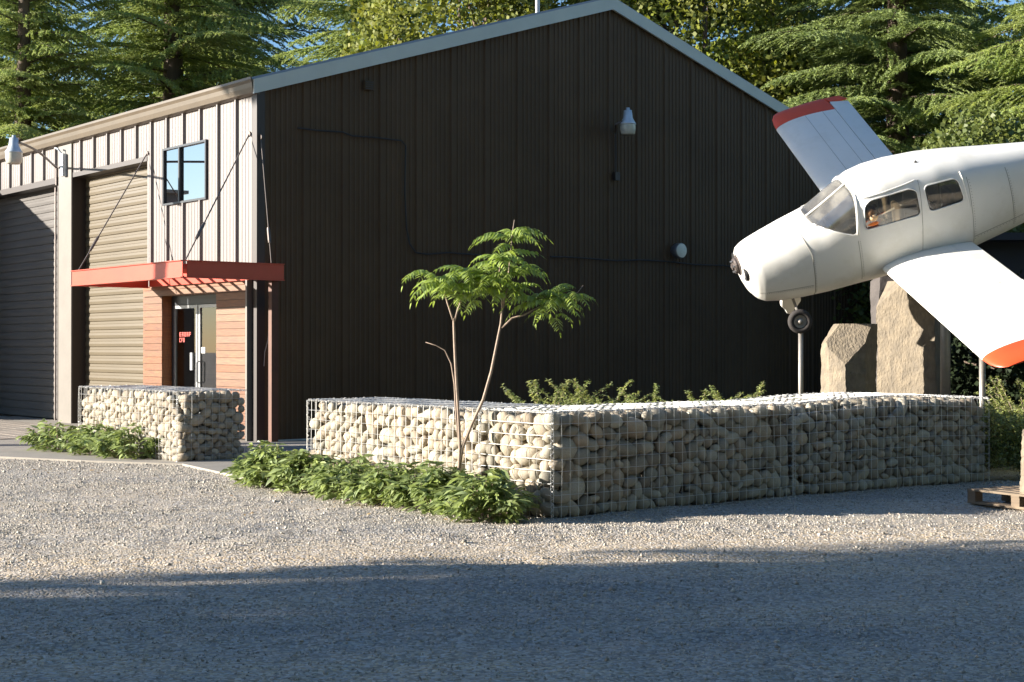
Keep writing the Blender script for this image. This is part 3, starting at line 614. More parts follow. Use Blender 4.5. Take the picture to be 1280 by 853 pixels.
def gabion(label, O, ux, L_, D_, cols, seed, end_faces=(1, 0), rmax=.085, bulge=0.0, grp='wire baskets full of river cobbles', pitch=.1):
    ux = Vector(ux).normalized(); uy = Vector((-ux.y, ux.x, 0)); 
    if uy.dot(Vector((0, 1, 0))) < 0: uy = -uy                       # inward (away from camera)
    M = Matrix(((ux.x, uy.x, 0, O[0]), (ux.y, uy.y, 0, O[1]), (0, 0, 1, -0.01), (0, 0, 0, 1)))
    t = thing('gabion', label, 'gabion', M=M, group=grp); r_ = random.Random(seed)
    zb = lambda x: bulge * math.sin(math.pi * min(max(x / L_, 0), 1))
    cnt = 0; fill = []
    def put(p, rr, asp, nrm_axis):
        nonlocal cnt
        th = r_.gauss(0, .35) if r_.random() < .62 else r_.uniform(0, math.pi); a = rr * math.sqrt(asp) * 1.10; b = rr / math.sqrt(asp) * 1.12; c = rr * r_.uniform(.85, 1.1)
        if nrm_axis == 'y': Rm = Matrix.Rotation(-th, 4, 'Y'); S = Matrix.Diagonal((a, c, b, 1)); off = Vector((0, c * .93 + .006 + r_.uniform(0, .035), 0))
        elif nrm_axis == 'x': Rm = Matrix.Rotation(th, 4, 'X'); S = Matrix.Diagonal((c, a, b, 1)); off = Vector((c * .93 + .006 + r_.uniform(0, .035), 0, 0))
        elif nrm_axis == '-x': Rm = Matrix.Rotation(th, 4, 'X'); S = Matrix.Diagonal((c, a, b, 1)); off = Vector((-c * .93 - .006 - r_.uniform(0, .035), 0, 0))
        else: Rm = Matrix.Rotation(th, 4, 'Z'); S = Matrix.Diagonal((a, b, c, 1)); off = Vector((0, 0, -c * .93 - .01 - r_.uniform(0, .04)))
        tilt = Euler((r_.uniform(-.25, .25), r_.uniform(-.25, .25), r_.uniform(-.25, .25))).to_matrix().to_4x4()
        MM = Matrix.Translation(Vector(p) + off) @ Rm @ tilt @ S
        if cnt < 300 and nrm_axis != 'z': inst(r_.choice(stone_meshes), 'stone', t, MM); cnt += 1
        else: fill.append(MM)
    P, rad, asp = pack(L_, GH - .02, seed, rmax=rmax)
    for (x, z), q, a in zip(P, rad, asp): put((x, 0, z + .005), q, a, 'y')
    if end_faces[0]:
        P, rad, asp = pack(D_ - .12, GH - .02, seed + 1, rmax=rmax)
        for (x, z), q, a in zip(P, rad, asp): put((0, x + .12, z + .005), q, a, 'x')
    if end_faces[1]:
        P, rad, asp = pack(D_ - .12, GH - .02, seed + 2, rmax=rmax)
        for (x, z), q, a in zip(P, rad, asp): put((L_, x + .12, z + .005), q, a, '-x')
    P, rad, asp = pack(L_ - .1, D_ - .14, seed + 3, rmin=.05, rmax=rmax, fill=.85)
    for (x, y), q, a in zip(P, rad, asp): put((x + .05, y + .12, GH - .005 + zb(x)), q, a, 'z')
    T = np.array([list(m_.translation) for m_ in fill]); S = np.ones((len(fill), 3)); RR = np.array([[list(row)[:3] for row in m_.to_3x3()] for m_ in fill])
    V1, F1 = scatter(IV, IF, T, S, RR)
    # second layer behind, closes the gaps
    nb = int(L_ * GH * 110); rr_ = np.random.default_rng(seed + 9)
    T2 = np.stack([rr_.uniform(.1, L_ - .1, nb), rr_.uniform(.15, .24, nb), rr_.uniform(.05, GH - .09, nb)], 1)
    ne = int(D_ * GH * 110)
    T3 = np.stack([rr_.uniform(.15, .24, ne), rr_.uniform(.15, D_ - .1, ne), rr_.uniform(.05, GH - .09, ne)], 1)
    T4 = T3.copy(); T4[:, 0] = L_ - T4[:, 0]
    nt_ = int(L_ * D_ * 90); T5 = np.stack([rr_.uniform(.1, L_ - .1, nt_), rr_.uniform(.12, D_ - .1, nt_), GH - rr_.uniform(.14, .22, nt_)], 1)
    T2 = np.concatenate([T2, T3, T4, T5]); nn = len(T2); S2 = rr_.uniform(.055, .085, (nn, 1)) * rr_.uniform(.8, 1.25, (nn, 3))
    V2, F2 = scatter(JV, JF, T2, S2, rotmats(nn, rr_))
    V = np.concatenate([V1, V2]); F = np.concatenate([F1, F2 + len(V1)])
    link('stone_fill', bigmesh('stone_fill', V, F, 'cobble', True), t, 'stuff')
    # wire panels: welded mesh, each face a part
    wr_ = .0026
    def rod3(m, a, b, r=wr_):
        a, b = Vector(a), Vector(b); d = (b - a); n1 = Vector((0, 0, 1)) if abs(d.normalized().z) < .9 else Vector((1, 0, 0)); s1 = d.cross(n1).normalized() * r; s2 = d.cross(s1).normalized() * r
        m.add([a + s1, a - s1 * .5 + s2 * .87, a - s1 * .5 - s2 * .87, b + s1, b - s1 * .5 + s2 * .87, b - s1 * .5 - s2 * .87], [(0, 1, 4, 3), (1, 2, 5, 4), (2, 0, 3, 5)])
    def panel(name, fx, A, B):     # fx maps (a,b)->point
        m = MB(); na = max(1, round(A / pitch)); nb_ = max(1, round(B / pitch)); wob = lambda: r_.uniform(-.004, .004)
        for i in range(na + 1):
            a = A * i / na; q = [fx(a + wob(), B * j / 4) for j in range(5)]
            for j in range(4): rod3(m, q[j], q[j + 1])
        for i in range(nb_ + 1):
            b = B * i / nb_; K = max(4, int(A / .4)); q = [fx(A * j / K, b + wob()) for j in range(K + 1)]
            for j in range(K): rod3(m, q[j], q[j + 1])
        return m.build(name, 'wire', t, kind='stuff')
    bow = lambda a, b: .012 * math.sin(a * 5.1 + seed) * math.sin(math.pi * b / GH)
    panel('wire_panel', lambda a, b: (a, -.006 - abs(bow(a, b)) - .006, b * (GH + zb(a)) / GH), L_, GH)
    panel('wire_panel', lambda a, b: (-.006 - abs(bow(a, b)), a, b), D_, GH)
    panel('wire_panel', lambda a, b: (L_ + .006, a, b), D_, GH)
    panel('wire_lid', lambda a, b: (a, b, GH + .006 + zb(a) + .006 * math.sin(a * 7 + b * 9)), L_, D_)
    def helix(a, b, rr2=.014, turn=.05):
        a, b = Vector(a), Vector(b); d = b - a; Ln = d.length; d.normalize(); s1 = d.cross(Vector((0, 0, 1)) if abs(d.z) < .9 else Vector((1, 0, 0))).normalized(); s2 = d.cross(s1)
        K = int(Ln / turn * 6); pts = []
        for k in range(K + 1):
            x = Ln * k / K; an = 2 * math.pi * k / 6; zz = zb((a + d * x).x) if a.z > .5 and b.z > .5 else 0
            pts.append(a + d * x + (s1 * math.cos(an) + s2 * math.sin(an)) * rr2 * (1 + .25 * math.sin(k * .37)) + Vector((0, 0, zz)))
        return MB().tube(pts, .0024, 3, False).build('spiral_binder', 'wire', t, kind='stuff')
    helix((0, -.008, GH), (L_, -.008, GH)); helix((-.005, 0, 0), (-.005, 0, GH)); helix((L_, -.005, 0), (L_, -.005, GH)); helix((-.008, 0, GH), (-.008, D_, GH)); helix((0, D_, GH), (L_, D_, GH)); helix((L_, 0, GH), (L_, D_, GH))
    return t
A0 = Vector((0.352, 13.18, 0))
g1 = Vector((0.776, 0.631, 0)).normalized(); g2 = Vector((0.83, 0.558, 0)).normalized()
def t_on(px, O, d): k = (px - 640) / FPX; return (k * O.y - O.x) / (d.x - k * d.y)
L1 = t_on(990, A0, g1)
gabion('corner gabion with one sunlit end and a shaded long side, left of the vertical seam', A0, g1, L1, 1.0, None, 21, (1, 0), .098)
B0 = A0 + g1 * (L1 + .03)
L2 = t_on(1235, B0, g2)
gabion('shaded gabion at the right end of the long wall, in front of the standing stones', B0, g2, L2, 1.0, None, 31, (0, 1), .085, bulge=.055)
# left leg: O is its near-left... built from its far-left end back to the corner basket
Ld = Vector((-0.631, 0.776, 0)).normalized(); near = A0 + Ld * 1.03; Ll = t_on(385, near, Ld); far = near + Ld * Ll
gabion('sunlit gabion behind the small sumac tree, right of the walkway', far, -Ld, Ll, 1.0, None, 41, (1, 0), .088)
S0 = gnd(222, 579); far2 = S0 + Ld * t_on(99.5, S0, Ld)
gabion('short gabion in front of the wooden entrance', far2, -Ld, (far2 - S0).length, 1.0, None, 51, (1, 1), .082)

# raised bed behind the long wall
bed = [A0 + g1 * .9 + Ld * .85, A0 + g1 * L1 + Ld * .9, B0 + g2 * (L2 + .4) + Ld * .9, Vector((9, 22, 0)), Vector((9, 30, 0)), Vector((3, 26.5, 0)), Vector((-1.0, 21.8, 0)), far + g1 * 0.95, near + g1 * .95]
m = MB(); n = len(bed); ctr = sum(bed, Vector()) / n
m.add([(p.x, p.y, .35) for p in bed] + [(p.x + (ctr.x - p.x) * -.01, p.y, -.05) for p in bed] + [(ctr.x, ctr.y, .5)], [(i, (i + 1) % n, 2 * n) for i in range(n)] + [(i, n + i, n + (i + 1) % n, (i + 1) % n) for i in range(n)])
m.build('planting_bed', 'soil', kind='structure')

# ------------------------------------------------------------------ standing stones
def column_stone(label, outline, Y, depth, m_, seed, taper=0.9, back=None):
    """outline: list of (px,py) silhouette points clockwise, given real thickness `depth` with faceted front"""
    pass
def prism_stone(label, base, H, prof, m_, seed, topcut=None, grp='standing basalt stones'):
    """irregular polygonal column: prof = polygon [(x,y)], levels displaced, top cut by a plane"""
    r_ = random.Random(seed); bm = bmesh.new(); K = 30; n = len(prof); rings = []
    for k in range(K + 1):
        z = H * k / K; f = 1 - .06 * (k / K) ; ring = []
        for i, (x, y) in enumerate(prof): ring.append(bm.verts.new((x * f + r_.uniform(-.006, .006) + .02 * math.sin(z * 2 + i), y * f + r_.uniform(-.006, .006), z)))
        rings.append(ring)
    for k in range(K):
        for i in range(n): bm.faces.new((rings[k][i], rings[k][(i + 1) % n], rings[k + 1][(i + 1) % n], rings[k + 1][i]))
    bm.faces.new(rings[-1]); bm.faces.new(list(reversed(rings[0])))
    for co, no in (topcut or []):
        geo = bm.verts[:] + bm.edges[:] + bm.faces[:]
        res_ = bmesh.ops.bisect_plane(bm, geom=geo, plane_co=co, plane_no=no, clear_outer=True)
        ed = [e for e in res_['geom_cut'] if isinstance(e, bmesh.types.BMEdge)]
        try: bmesh.ops.contextual_create(bm, geom=ed)
        except Exception: pass
    bmesh.ops.triangulate(bm, faces=[f for f in bm.faces if len(f.verts) > 4])
    bmesh.ops.subdivide_edges(bm, edges=[e for e in bm.edges if e.calc_length() > .15], cuts=2, use_grid_fill=True)
    bmesh.ops.recalc_face_normals(bm, faces=bm.faces)
    from mathutils import noise
    for v in bm.verts:
        if v.co.z > 0.02:
            d = noise.noise_vector(v.co * 7 + Vector((seed, 0, 0))) * .008 + noise.noise_vector(v.co * 23) * .0045; v.co += d
    me = bpy.data.meshes.new('standing_stone'); bm.to_mesh(me); bm.free(); me.materials.append(MATS[m_])
    o = link('standing_stone', me); o.location = base; return tag(o, label, 'stone', grp)
# tall one under the wing
YT = 20.9; xw = lambda px, Y=YT: (px - 640) / FPX * Y
base = Vector((xw(1141), YT, .3)); w2 = (1182 - 1100) / FPX * YT / 2; Ht = z_at(350, YT) - .3
prism_stone('tallest tan basalt column standing under the near wing', base, Ht, [(-w2, .30), (-.04, -.03), (w2 * .55, -.30), (w2, .10), (w2 * .7, .5), (-w2 * .5, .55)], 'basalt', 3,
            [(Vector((-w2, -.2, z_at(400, YT) - .3)), Vector((-1.0, -.25, .75)).normalized()), (Vector((0, -.3, z_at(362, YT) - .3)), Vector((.0, -.35, 1)).normalized())])
YS = 20.2; base = Vector((xw(1063, YS), YS, .3)); w3 = (1102 - 1027) / FPX * YS / 2; Hs = z_at(405, YS) - .3
prism_stone('short rounded basalt stone with a slanted broken top, left of the tall stone', base, Hs, [(-w3, .12), (-w3 * .8, -.1), (-w3 * .3, -.28), (w3 * .45, -.18), (w3, .12), (w3 * .6, .42), (-w3 * .5, .42)], 'basalt', 5,
            [(Vector((-.12, -.25, z_at(452, YS) - .3)), Vector((-.25, -1.0, .62)).normalized()), (Vector((-w3 * .75, 0, z_at(424, YS) - .3)), Vector((-1, .0, .8)).normalized())])
YK = 22.3; base = Vector((xw(1116, YK), YK, .3)); w4 = (1150 - 1093) / FPX * YK / 2
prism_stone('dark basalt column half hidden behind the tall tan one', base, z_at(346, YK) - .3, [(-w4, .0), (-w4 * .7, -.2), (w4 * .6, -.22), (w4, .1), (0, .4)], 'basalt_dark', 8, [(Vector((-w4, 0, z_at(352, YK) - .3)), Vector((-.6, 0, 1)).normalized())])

# ------------------------------------------------------------------ aeroplane
PLOC = Vector((2.822, 20.022, 2.570)); PROT = Euler((R(-31.256), R(16.961), R(182.213)), 'XYZ')
M_P = Matrix.Translation(PLOC) @ PROT.to_matrix().to_4x4()
# (rotation order in the fit was Rz*Ry*Rx, which is Euler XYZ)
pl = thing('light_aircraft', 'white low-wing light aircraft with red wing tips, banked and mounted on poles', 'aircraft', M=M_P)
ST = np.array([  # x, zbot, ztop, halfwidth, exponent
    (-.205, -.20, .10, .10, 2.2), (-.22, -.28, .15, .24, 2.3), (-.26, -.40, .185, .34, 2.5), (-.33, -.50, .205, .41, 2.7), (-.42, -.56, .23, .445, 2.9), (-.6, -.605, .275, .475, 3.0), (-.9, -.64, .34, .51, 3.2), (-1.27, -.66, .41, .535, 3.4),
    (-1.5, -.67, .53, .545, 3.4), (-1.75, -.68, .665, .555, 3.4), (-1.93, -.69, .75, .56, 3.5), (-2.15, -.69, .785, .56, 3.6), (-2.45, -.69, .785, .56, 3.6), (-2.9, -.69, .735, .555, 3.6), (-3.3, -.685, .665, .535, 3.3), (-3.8, -.64, .56, .475, 2.9), (-4.5, -.55, .42, .37, 2.6), (-5.4, -.44, .25, .25, 2.3), (-6.4, -.34, .08, .12, 2.2), (-7.0, -.28, -.02, .04, 2.0)])
def sect(x):
    xs = -ST[:, 0]; return [np.interp(-x, xs, ST[:, k]) for k in (1, 2, 3, 4)]
def side_y(x, z):
    zb_, zt2, hw, e = sect(x); zc = (zb_ + zt2) / 2; hh = (zt2 - zb_) / 2; t = max(-1, min(1, (z - zc) / hh)); y = hw * max(0, 1 - abs(t) ** e) ** (1 / e)
    return y * (1 - .13 * max(0, t)) 
def fus_mesh(off=0.0, xs=None):
    xs = xs if xs is not None else np.concatenate([np.linspace(-.205, -.45, 10), np.linspace(-.5, -4.0, 60), np.linspace(-4.2, -7, 16)])
    nA = 64; m = MB(); vs = []
    for x in xs:
        zb_, zt2, hw, e = sect(x); zc = (zb_ + zt2) / 2; hh = (zt2 - zb_) / 2 + off; hw = hw + off
        for k in range(nA):
            a = 2 * math.pi * k / nA; c, s = math.cos(a), math.sin(a)
            y = hw * math.copysign(abs(c) ** (2 / e), c); z = hh * math.copysign(abs(s) ** (2 / e), s); t = z / hh
            vs.append((x, y * (1 - .13 * max(0, t)), zc + z))
    n = len(xs); fs = [(i * nA + k, (i + 1) * nA + k, (i + 1) * nA + (k + 1) % nA, i * nA + (k + 1) % nA) for i in range(n - 1) for k in range(nA)]
    fs += [tuple(range(nA)), tuple((n - 1) * nA + k for k in range(nA - 1, -1, -1))]
    return m.add(vs, fs)
def prism_y(poly, y0=-1.0, y1=1.0):
    m = MB(); n = len(poly); m.add([(x, y0, z) for x, z in poly] + [(x, y1, z) for x, z in poly], [tuple(range(n)), tuple(range(2 * n - 1, n - 1, -1))] + [(i, n + i, n + (i + 1) % n, (i + 1) % n) for i in range(n)]); 
    me = m.mesh('cut'); bm = bmesh.new(); bm.from_mesh(me); bmesh.ops.recalc_face_normals(bm, faces=bm.faces); bm.to_mesh(me); bm.free(); return me
def rounded(pts, r=.06, k=5):
    out = []; n = len(pts)
    for i in range(n):
        p = Vector(pts[i]); a = Vector(pts[i - 1]); b = Vector(pts[(i + 1) % n]); da = (a - p).normalized(); db = (b - p).normalized(); rr3 = min(r, (a - p).length * .45, (b - p).length * .45)
        A, B = p + da * rr3, p + db * rr3
        for j in range(k + 1): t = j / k; q = A * (1 - t) ** 2 + p * 2 * t * (1 - t) + B * t * t; out.append((q.x, q.y))
    return out
WS = [(-1.20, .395), (-1.43, .31), (-1.66, .205), (-1.73, .235), (-1.77, .50), (-1.81, .74), (-1.80, 1.0), (-1.0, 1.0), (-1.0, .395)]
W1 = rounded([(-1.815, .235), (-1.87, .53), (-1.96, .595), (-2.50, .60), (-2.59, .55), (-2.59, .22)], .07)
W2 = rounded([(-2.70, .22), (-2.685, .575), (-3.16, .535), (-3.21, .215)], .08)
def bool_mesh(base_me, ops):
    o = bpy.data.objects.new('tmp', base_me); COL.objects.link(o); tmp = []
    for op, me in ops:
        c = bpy.data.objects.new('tmpc', me); COL.objects.link(c); tmp.append(c)
        b = o.modifiers.new('b', 'BOOLEAN'); b.operation = op; b.object = c; b.solver = 'EXACT'
    bpy.context.view_layer.update()
    dg = bpy.context.evaluated_depsgraph_get(); me = bpy.data.meshes.new_from_object(o.evaluated_get(dg)); bpy.data.objects.remove(o)
    for c in tmp: bpy.data.objects.remove(c)
    return me
def shell(off_out, off_in, xs=None):
    def fixn(mb):
        me = mb.mesh('s'); bm = bmesh.new(); bm.from_mesh(me); bmesh.ops.recalc_face_normals(bm, faces=bm.faces); bm.to_mesh(me); bm.free(); return me
    outer = fixn(fus_mesh(off_out, xs)); xi = (xs if xs is not None else np.concatenate([[-.6], np.linspace(-.7, -4.0, 56), np.linspace(-4.2, -6.8, 14)]))
    if xs is not None: xi = xs[1:-1]
    inner = fixn(fus_mesh(off_in, xi)); return bool_mesh(outer, [('DIFFERENCE', inner)])
body_me = bool_mesh(shell(0, -.022), [('DIFFERENCE', prism_y(WS)), ('DIFFERENCE', prism_y(W1)), ('DIFFERENCE', prism_y(W2))])
body_me.materials.clear(); body_me.materials.append(MATS['plane_white'])
body_me.shade_smooth()
body = link('fuselage', body_me, pl)
try: body_me.set_sharp_from_angle(angle=R(40))
except Exception: pass
gx = np.linspace(-1.1, -3.7, 60)
for nm, poly, mt in (('windscreen', WS, 'plexi'), ('side_window', W1, 'plexi_side'), ('side_window', W2, 'plexi_side')):
    for yy in (((-1, 1),) if nm == 'windscreen' else ((-1, 0), (0, 1))):
        g = bool_mesh(shell(-.006, -.012, gx), [('INTERSECT', prism_y(poly, *yy))]); g.materials.clear(); g.materials.append(MATS[mt]); g.shade_smooth(); link(nm, g, pl)
# raised frames round side windows + seams: ribbons that follow the skin
def ribbon(name, pts, wdt, m_, off=.004, both=True, closed=False):
    for sg in ((1, -1) if both else (1,)):
        mb = MB()
        P = [Vector((x, sg * (side_y(x, z) + off), z)) for x, z in pts]; 
        if closed: P.append(P[0])
        mb.tube(P, wdt, 5, False); o = mb.build(name, m_, pl, True)
    return o
ribbon('window_trim', W1, .010, 'plane_white', .002, closed=True); ribbon('window_trim', W2, .010, 'plane_white', .002, closed=True)
def lin(a, b, n=14): return [(a[0] + (b[0] - a[0]) * k / n, a[1] + (b[1] - a[1]) * k / n) for k in range(n + 1)]
ribbon('cowl_seam', lin((-1.02, .36), (-1.09, .10), 8) + lin((-1.09, .08), (-1.06, -.56), 14), .005, 'seam', .001)
ribbon('panel_seam', lin((-1.71, .12), (-1.71, -.5), 20), .0035, 'seam', .0)
ribbon('door_seam', lin((-2.64, .66), (-2.56, -.3), 18), .0035, 'seam', .0); ribbon('panel_seam', lin((-3.29, .50), (-3.29, -.45), 20), .0035, 'seam', .0)
ribbon('panel_seam', lin((-3.86, .42), (-3.90, -.42), 20), .0035, 'seam', .0); ribbon('cowl_seam', lin((-.34, -.30), (-1.05, -.36), 14), .003, 'seam', .0)
ribbon('panel_seam', lin((-3.3, -.36), (-4.4, -.28), 14), .0035, 'seam', .0); ribbon('drip_rail', lin((-1.9, .63), (-2.6, .665), 14), .010, 'plane_white', .0)
ribbon('rear_pillar_strip', lin((-3.225, .58), (-3.26, .12), 14), .010, 'plane_white', .003)
# rivet rows along the seams
def rivets(a, b, n):
    for sg in (1, -1):
        T = np.array([(x, sg * (side_y(x, z) + .001), z) for x, z in lin(a, b, n)]); V, F = scatter(JV, JF, T, np.full((len(T), 3), .0055), np.tile(np.eye(3), (len(T), 1, 1)))
        link('rivets', bigmesh('rivets', V, F, 'seam'), pl, 'stuff')
for a_, b_ in (((-1.105, .08), (-1.08, -.5)), ((-1.735, .1), (-1.735, -.45)), ((-3.315, .46), (-3.315, -.4)), ((-3.88, .38), (-3.92, -.38)), ((-3.35, -.38), (-4.4, -.30)), ((-.4, -.32), (-1.03, -.38))): rivets(a_, b_, 22)
# windscreen posts
MB().tube([(-1.22, 0, .395), (-1.4, 0, .48), (-1.6, 0, .585), (-1.81, 0, .70)], .014, 6).build('centre_post', 'plane_white', pl)
for sg in (1, -1): MB().tube([(x, sg * side_y(x, z), z) for x, z in ((-1.72, .2), (-1.75, .36), (-1.78, .52), (-1.80, .60), (-1.815, .66))], .020, 6).build('windscreen_post', 'plane_white', pl, True)
for sg in (1, -1): MB().tube([(x, sg * side_y(x, z), z) for x, z in ((-1.27, .37), (-1.43, .31), (-1.55, .255), (-1.66, .205), (-1.72, .2))], .011, 5).build('windscreen_sill', 'plane_white', pl, True)
# hub
Mh = Matrix.Translation((-.19, 0, -.03)) @ Matrix.Rotation(R(90), 4, 'Y')
MB().lathe([(0, .07), (.045, .07), (.05, .05), (.10, .04), (.11, .02), (.11, -.005), (.14, -.01), (.15, -.03)], 20, Mh).build('propeller_hub', 'cable_steel', pl)
for k in range(6): a = k * math.pi / 3; MB().lathe([(0, .065), (.014, .065), (.014, .03)], 8, Mh @ Matrix.Translation((.08 * math.cos(a), .08 * math.sin(a), 0))).build('hub_bolt', 'alu', pl)
for sg in (1, -1):
    MB().lathe([(.0, .012), (.075, .012), (.085, .02), (.09, .0), (.095, -.03)], 18, Matrix.Translation((-.235, sg * .235, -.06)) @ Matrix.Rotation(R(90) , 4, 'Y')).build('air_intake', 'black_rubber', pl)
# wings
def airfoil(c, th=.12, n=16):
    xs = [(1 - math.cos(math.pi * k / n)) / 2 for k in range(n + 1)]; t = lambda x: 5 * th * (.2969 * math.sqrt(x) - .126 * x - .3516 * x * x + .2843 * x ** 3 - .1015 * x ** 4); cam_ = lambda x: .02 * 4 * x * (1 - x)
    up = [(-c * x, c * (cam_(x) + t(x))) for x in xs]; lo = [(-c * x, c * (cam_(x) - t(x))) for x in reversed(xs[1:-1])]; return up + lo
XW, CH, ZR, DH = -1.988, 1.264, -.415, .126
def wing_part(name, stations, m_, x0f=0.0, x1f=1.0, rot=0.0):
    """stations: (y, chord scale, x shift, z shift, thickness)"""
    m = MB(); prof = airfoil(1.0, .13); rings = []; vs = []
    sel = []
    n = 16
    xs = [(1 - math.cos(math.pi * k / n)) / 2 for k in range(n + 1)]
    tt = lambda x, th: 5 * th * (.2969 * math.sqrt(max(x, 0)) - .126 * x - .3516 * x * x + .2843 * x ** 3 - .1015 * x ** 4); cm_ = lambda x: .08 * x * (1 - x)
    fx = [x0f + (x1f - x0f) * q for q in xs]
    for y, cs_, dx, dz, th in stations:
        up = [(q, cm_(q) + tt(q, th)) for q in fx]; lo = [(q, cm_(q) - tt(q, th)) for q in reversed(fx[(1 if x0f == 0 else 0):(-1 if x1f == 1 else None)])]
        for q, h in up + lo:
            X = XW + dx - CH * cs_ * q; Z = ZR + DH * (abs(y) - .6) + dz + CH * cs_ * h
            if rot: hx, hz_ = XW - CH * x0f, ZR + DH * (abs(y) - .6); a, b = X - hx, Z - hz_; X = hx + a * math.cos(rot) - b * math.sin(rot); Z = hz_ + a * math.sin(rot) + b * math.cos(rot)
            vs.append((X, y, Z))
    K = len(up + lo); N_ = len(stations)
    fs = [(i * K + k, i * K + (k + 1) % K, (i + 1) * K + (k + 1) % K, (i + 1) * K + k) for i in range(N_ - 1) for k in range(K)] + [tuple(range(K)), tuple((N_ - 1) * K + k for k in range(K - 1, -1, -1))]
    m.add(vs, fs); me = m.mesh(name, m_); bm = bmesh.new(); bm.from_mesh(me); bmesh.ops.recalc_face_normals(bm, faces=bm.faces); bm.to_mesh(me); bm.free(); me.shade_smooth()
    try: me.set_sharp_from_angle(angle=R(35))
    except Exception: pass
    return link(name, me, pl)
for sg in (1, -1):
    ya, yf, yt = 1.95, .62, 3.52
    HC = .76
    o = wing_part('wing', [(sg * .35, 1.0, .0, -.0, .13), (sg * .6, 1, 0, 0, .13), (sg * yt, 1, 0, 0, .13)], 'plane_white', 0, HC)
    o2 = wing_part('flap', [(sg * .52, 1, 0, 0, .13), (sg * ya, 1, 0, 0, .13)], 'plane_white', HC + .004, 1.0)
    o3 = wing_part('aileron', [(sg * (ya + .012), 1, 0, 0, .13), (sg * (yt + .24), 1, 0, 0, .13)], 'plane_white', HC + .006, 1.0, R(3) if sg < 0 else R(-2))
    if sg < 0: pass
    wing_part('wing_tip', [(sg * (yt + .002), 1, 0, 0, .13), (sg * (yt + .15), .985, -.01, .008, .115), (sg * (yt + .27), .94, -.035, .022, .09), (sg * (yt + .35), .86, -.085, .035, .055), (sg * (yt + .38), .78, -.14, .04, .02)], 'plane_red', 0, HC)
    # rear outboard corner of the red tip behind/around the aileron
    wing_part('wing_tip', [(sg * (yt + .245), .985, -.02, .015, .10), (sg * (yt + .31), .93, -.045, .026, .08), (sg * (yt + .37), .84, -.10, .038, .03)], 'plane_red', HC + .002, 1.0)
    # panel lines spanwise
    for q in (.38, .60):
        P = []
        for k in range(9):
            y = .7 + (yt - .7) * k / 8; h = .08 * q * (1 - q) + 5 * .13 * (.2969 * math.sqrt(q) - .126 * q - .3516 * q * q + .2843 * q ** 3 - .1015 * q ** 4)
            P.append((XW - CH * q, sg * y, ZR + DH * (y - .6) + CH * h + .0005))
        MB().tube(P, .0025, 4, False).build('wing_seam', 'seam' if sg < 0 else 'plane_white', pl)
    # wing walk/step root fairing
# tail
MB().add([(-5.5, -.02, .16), (-6.3, -.03, .05), (-7.05, -.01, -.10), (-7.2, -.01, 1.0), (-6.8, -.02, 1.05), (-5.5, .02, .16), (-6.3, .03, .05), (-7.05, .01, -.10), (-7.2, .01, 1.0), (-6.8, .02, 1.05)], [(0, 1, 2, 3, 4), (9, 8, 7, 6, 5), (0, 5, 6, 1), (1, 6, 7, 2), (2, 7, 8, 3), (3, 8, 9, 4), (4, 9, 5, 0)]).build('fin', 'plane_white', pl)
MB().add([(x, y, -.08 + t) for t in (-.035, .035) for x, y in ((-6.4, -.05), (-6.5, -1.5), (-7.1, -1.5), (-7.15, 0), (-7.1, 1.5), (-6.5, 1.5), (-6.4, .05))], [(0, 1, 2, 3, 4, 5, 6), (13, 12, 11, 10, 9, 8, 7)] + [(i, 7 + i, 7 + (i + 1) % 7, (i + 1) % 7) for i in range(7)]).build('tailplane', 'plane_white', pl)
# cabin inside
MB().box(-3.2, -1.4, -.40, .40, -.40, -.36).build('cabin_floor', 'cabin_trim', pl)
MB().box(-3.34, -3.30, -.36, .36, -.36, .42).build('bulkhead', 'cabin_trim', pl)
MB().box(-1.52, -1.46, -.40, .40, -.3, .22).build('dashboard', 'cabin_trim', pl)
for sx in (-2.35, -3.05):
    for sy in (-.24, .24): MB().box(sx, sx + .45, sy - .16, sy + .16, -.2, -.08).box(sx - .08, sx, sy - .15, sy + .15, -.1, .30).build('seat', 'cabin_trim', pl, bevel=.03)
MB().tube([(-1.6, -.33, .2), (-2.1, -.36, .50), (-2.6, -.36, .52)], .018, 6).build('cabin_tube', 'pole_steel', pl); MB().tube([(-2.05, .1, .1), (-2.45, .28, .3), (-2.48, .28, .52)], .014, 6).build('cabin_tube', 'white_plastic', pl)
# nose leg fairing and antenna
nf = [(-.73, -.60), (-.985, -.64), (-.975, -.85), (-.90, -.93), (-.865, -.96), (-.81, -1.02), (-.757, -.985), (-.74, -.92), (-.695, -.85)]
MB().add([(x, y * (1 if z > -.8 else .6), z) for y in (-.06, .06) for x, z in nf], [tuple(range(9)), tuple(range(17, 8, -1))] + [(i, 9 + i, 9 + (i + 1) % 9, (i + 1) % 9) for i in range(9)]).build('nose_leg_fairing', 'plane_white', pl, bevel=.01)
MB().lathe([(0, .03), (.022, .0), (.022, -.03)], 10, Matrix.Translation((-2.75, .1, .755))).build('antenna_stub', 'black_rubber', pl)
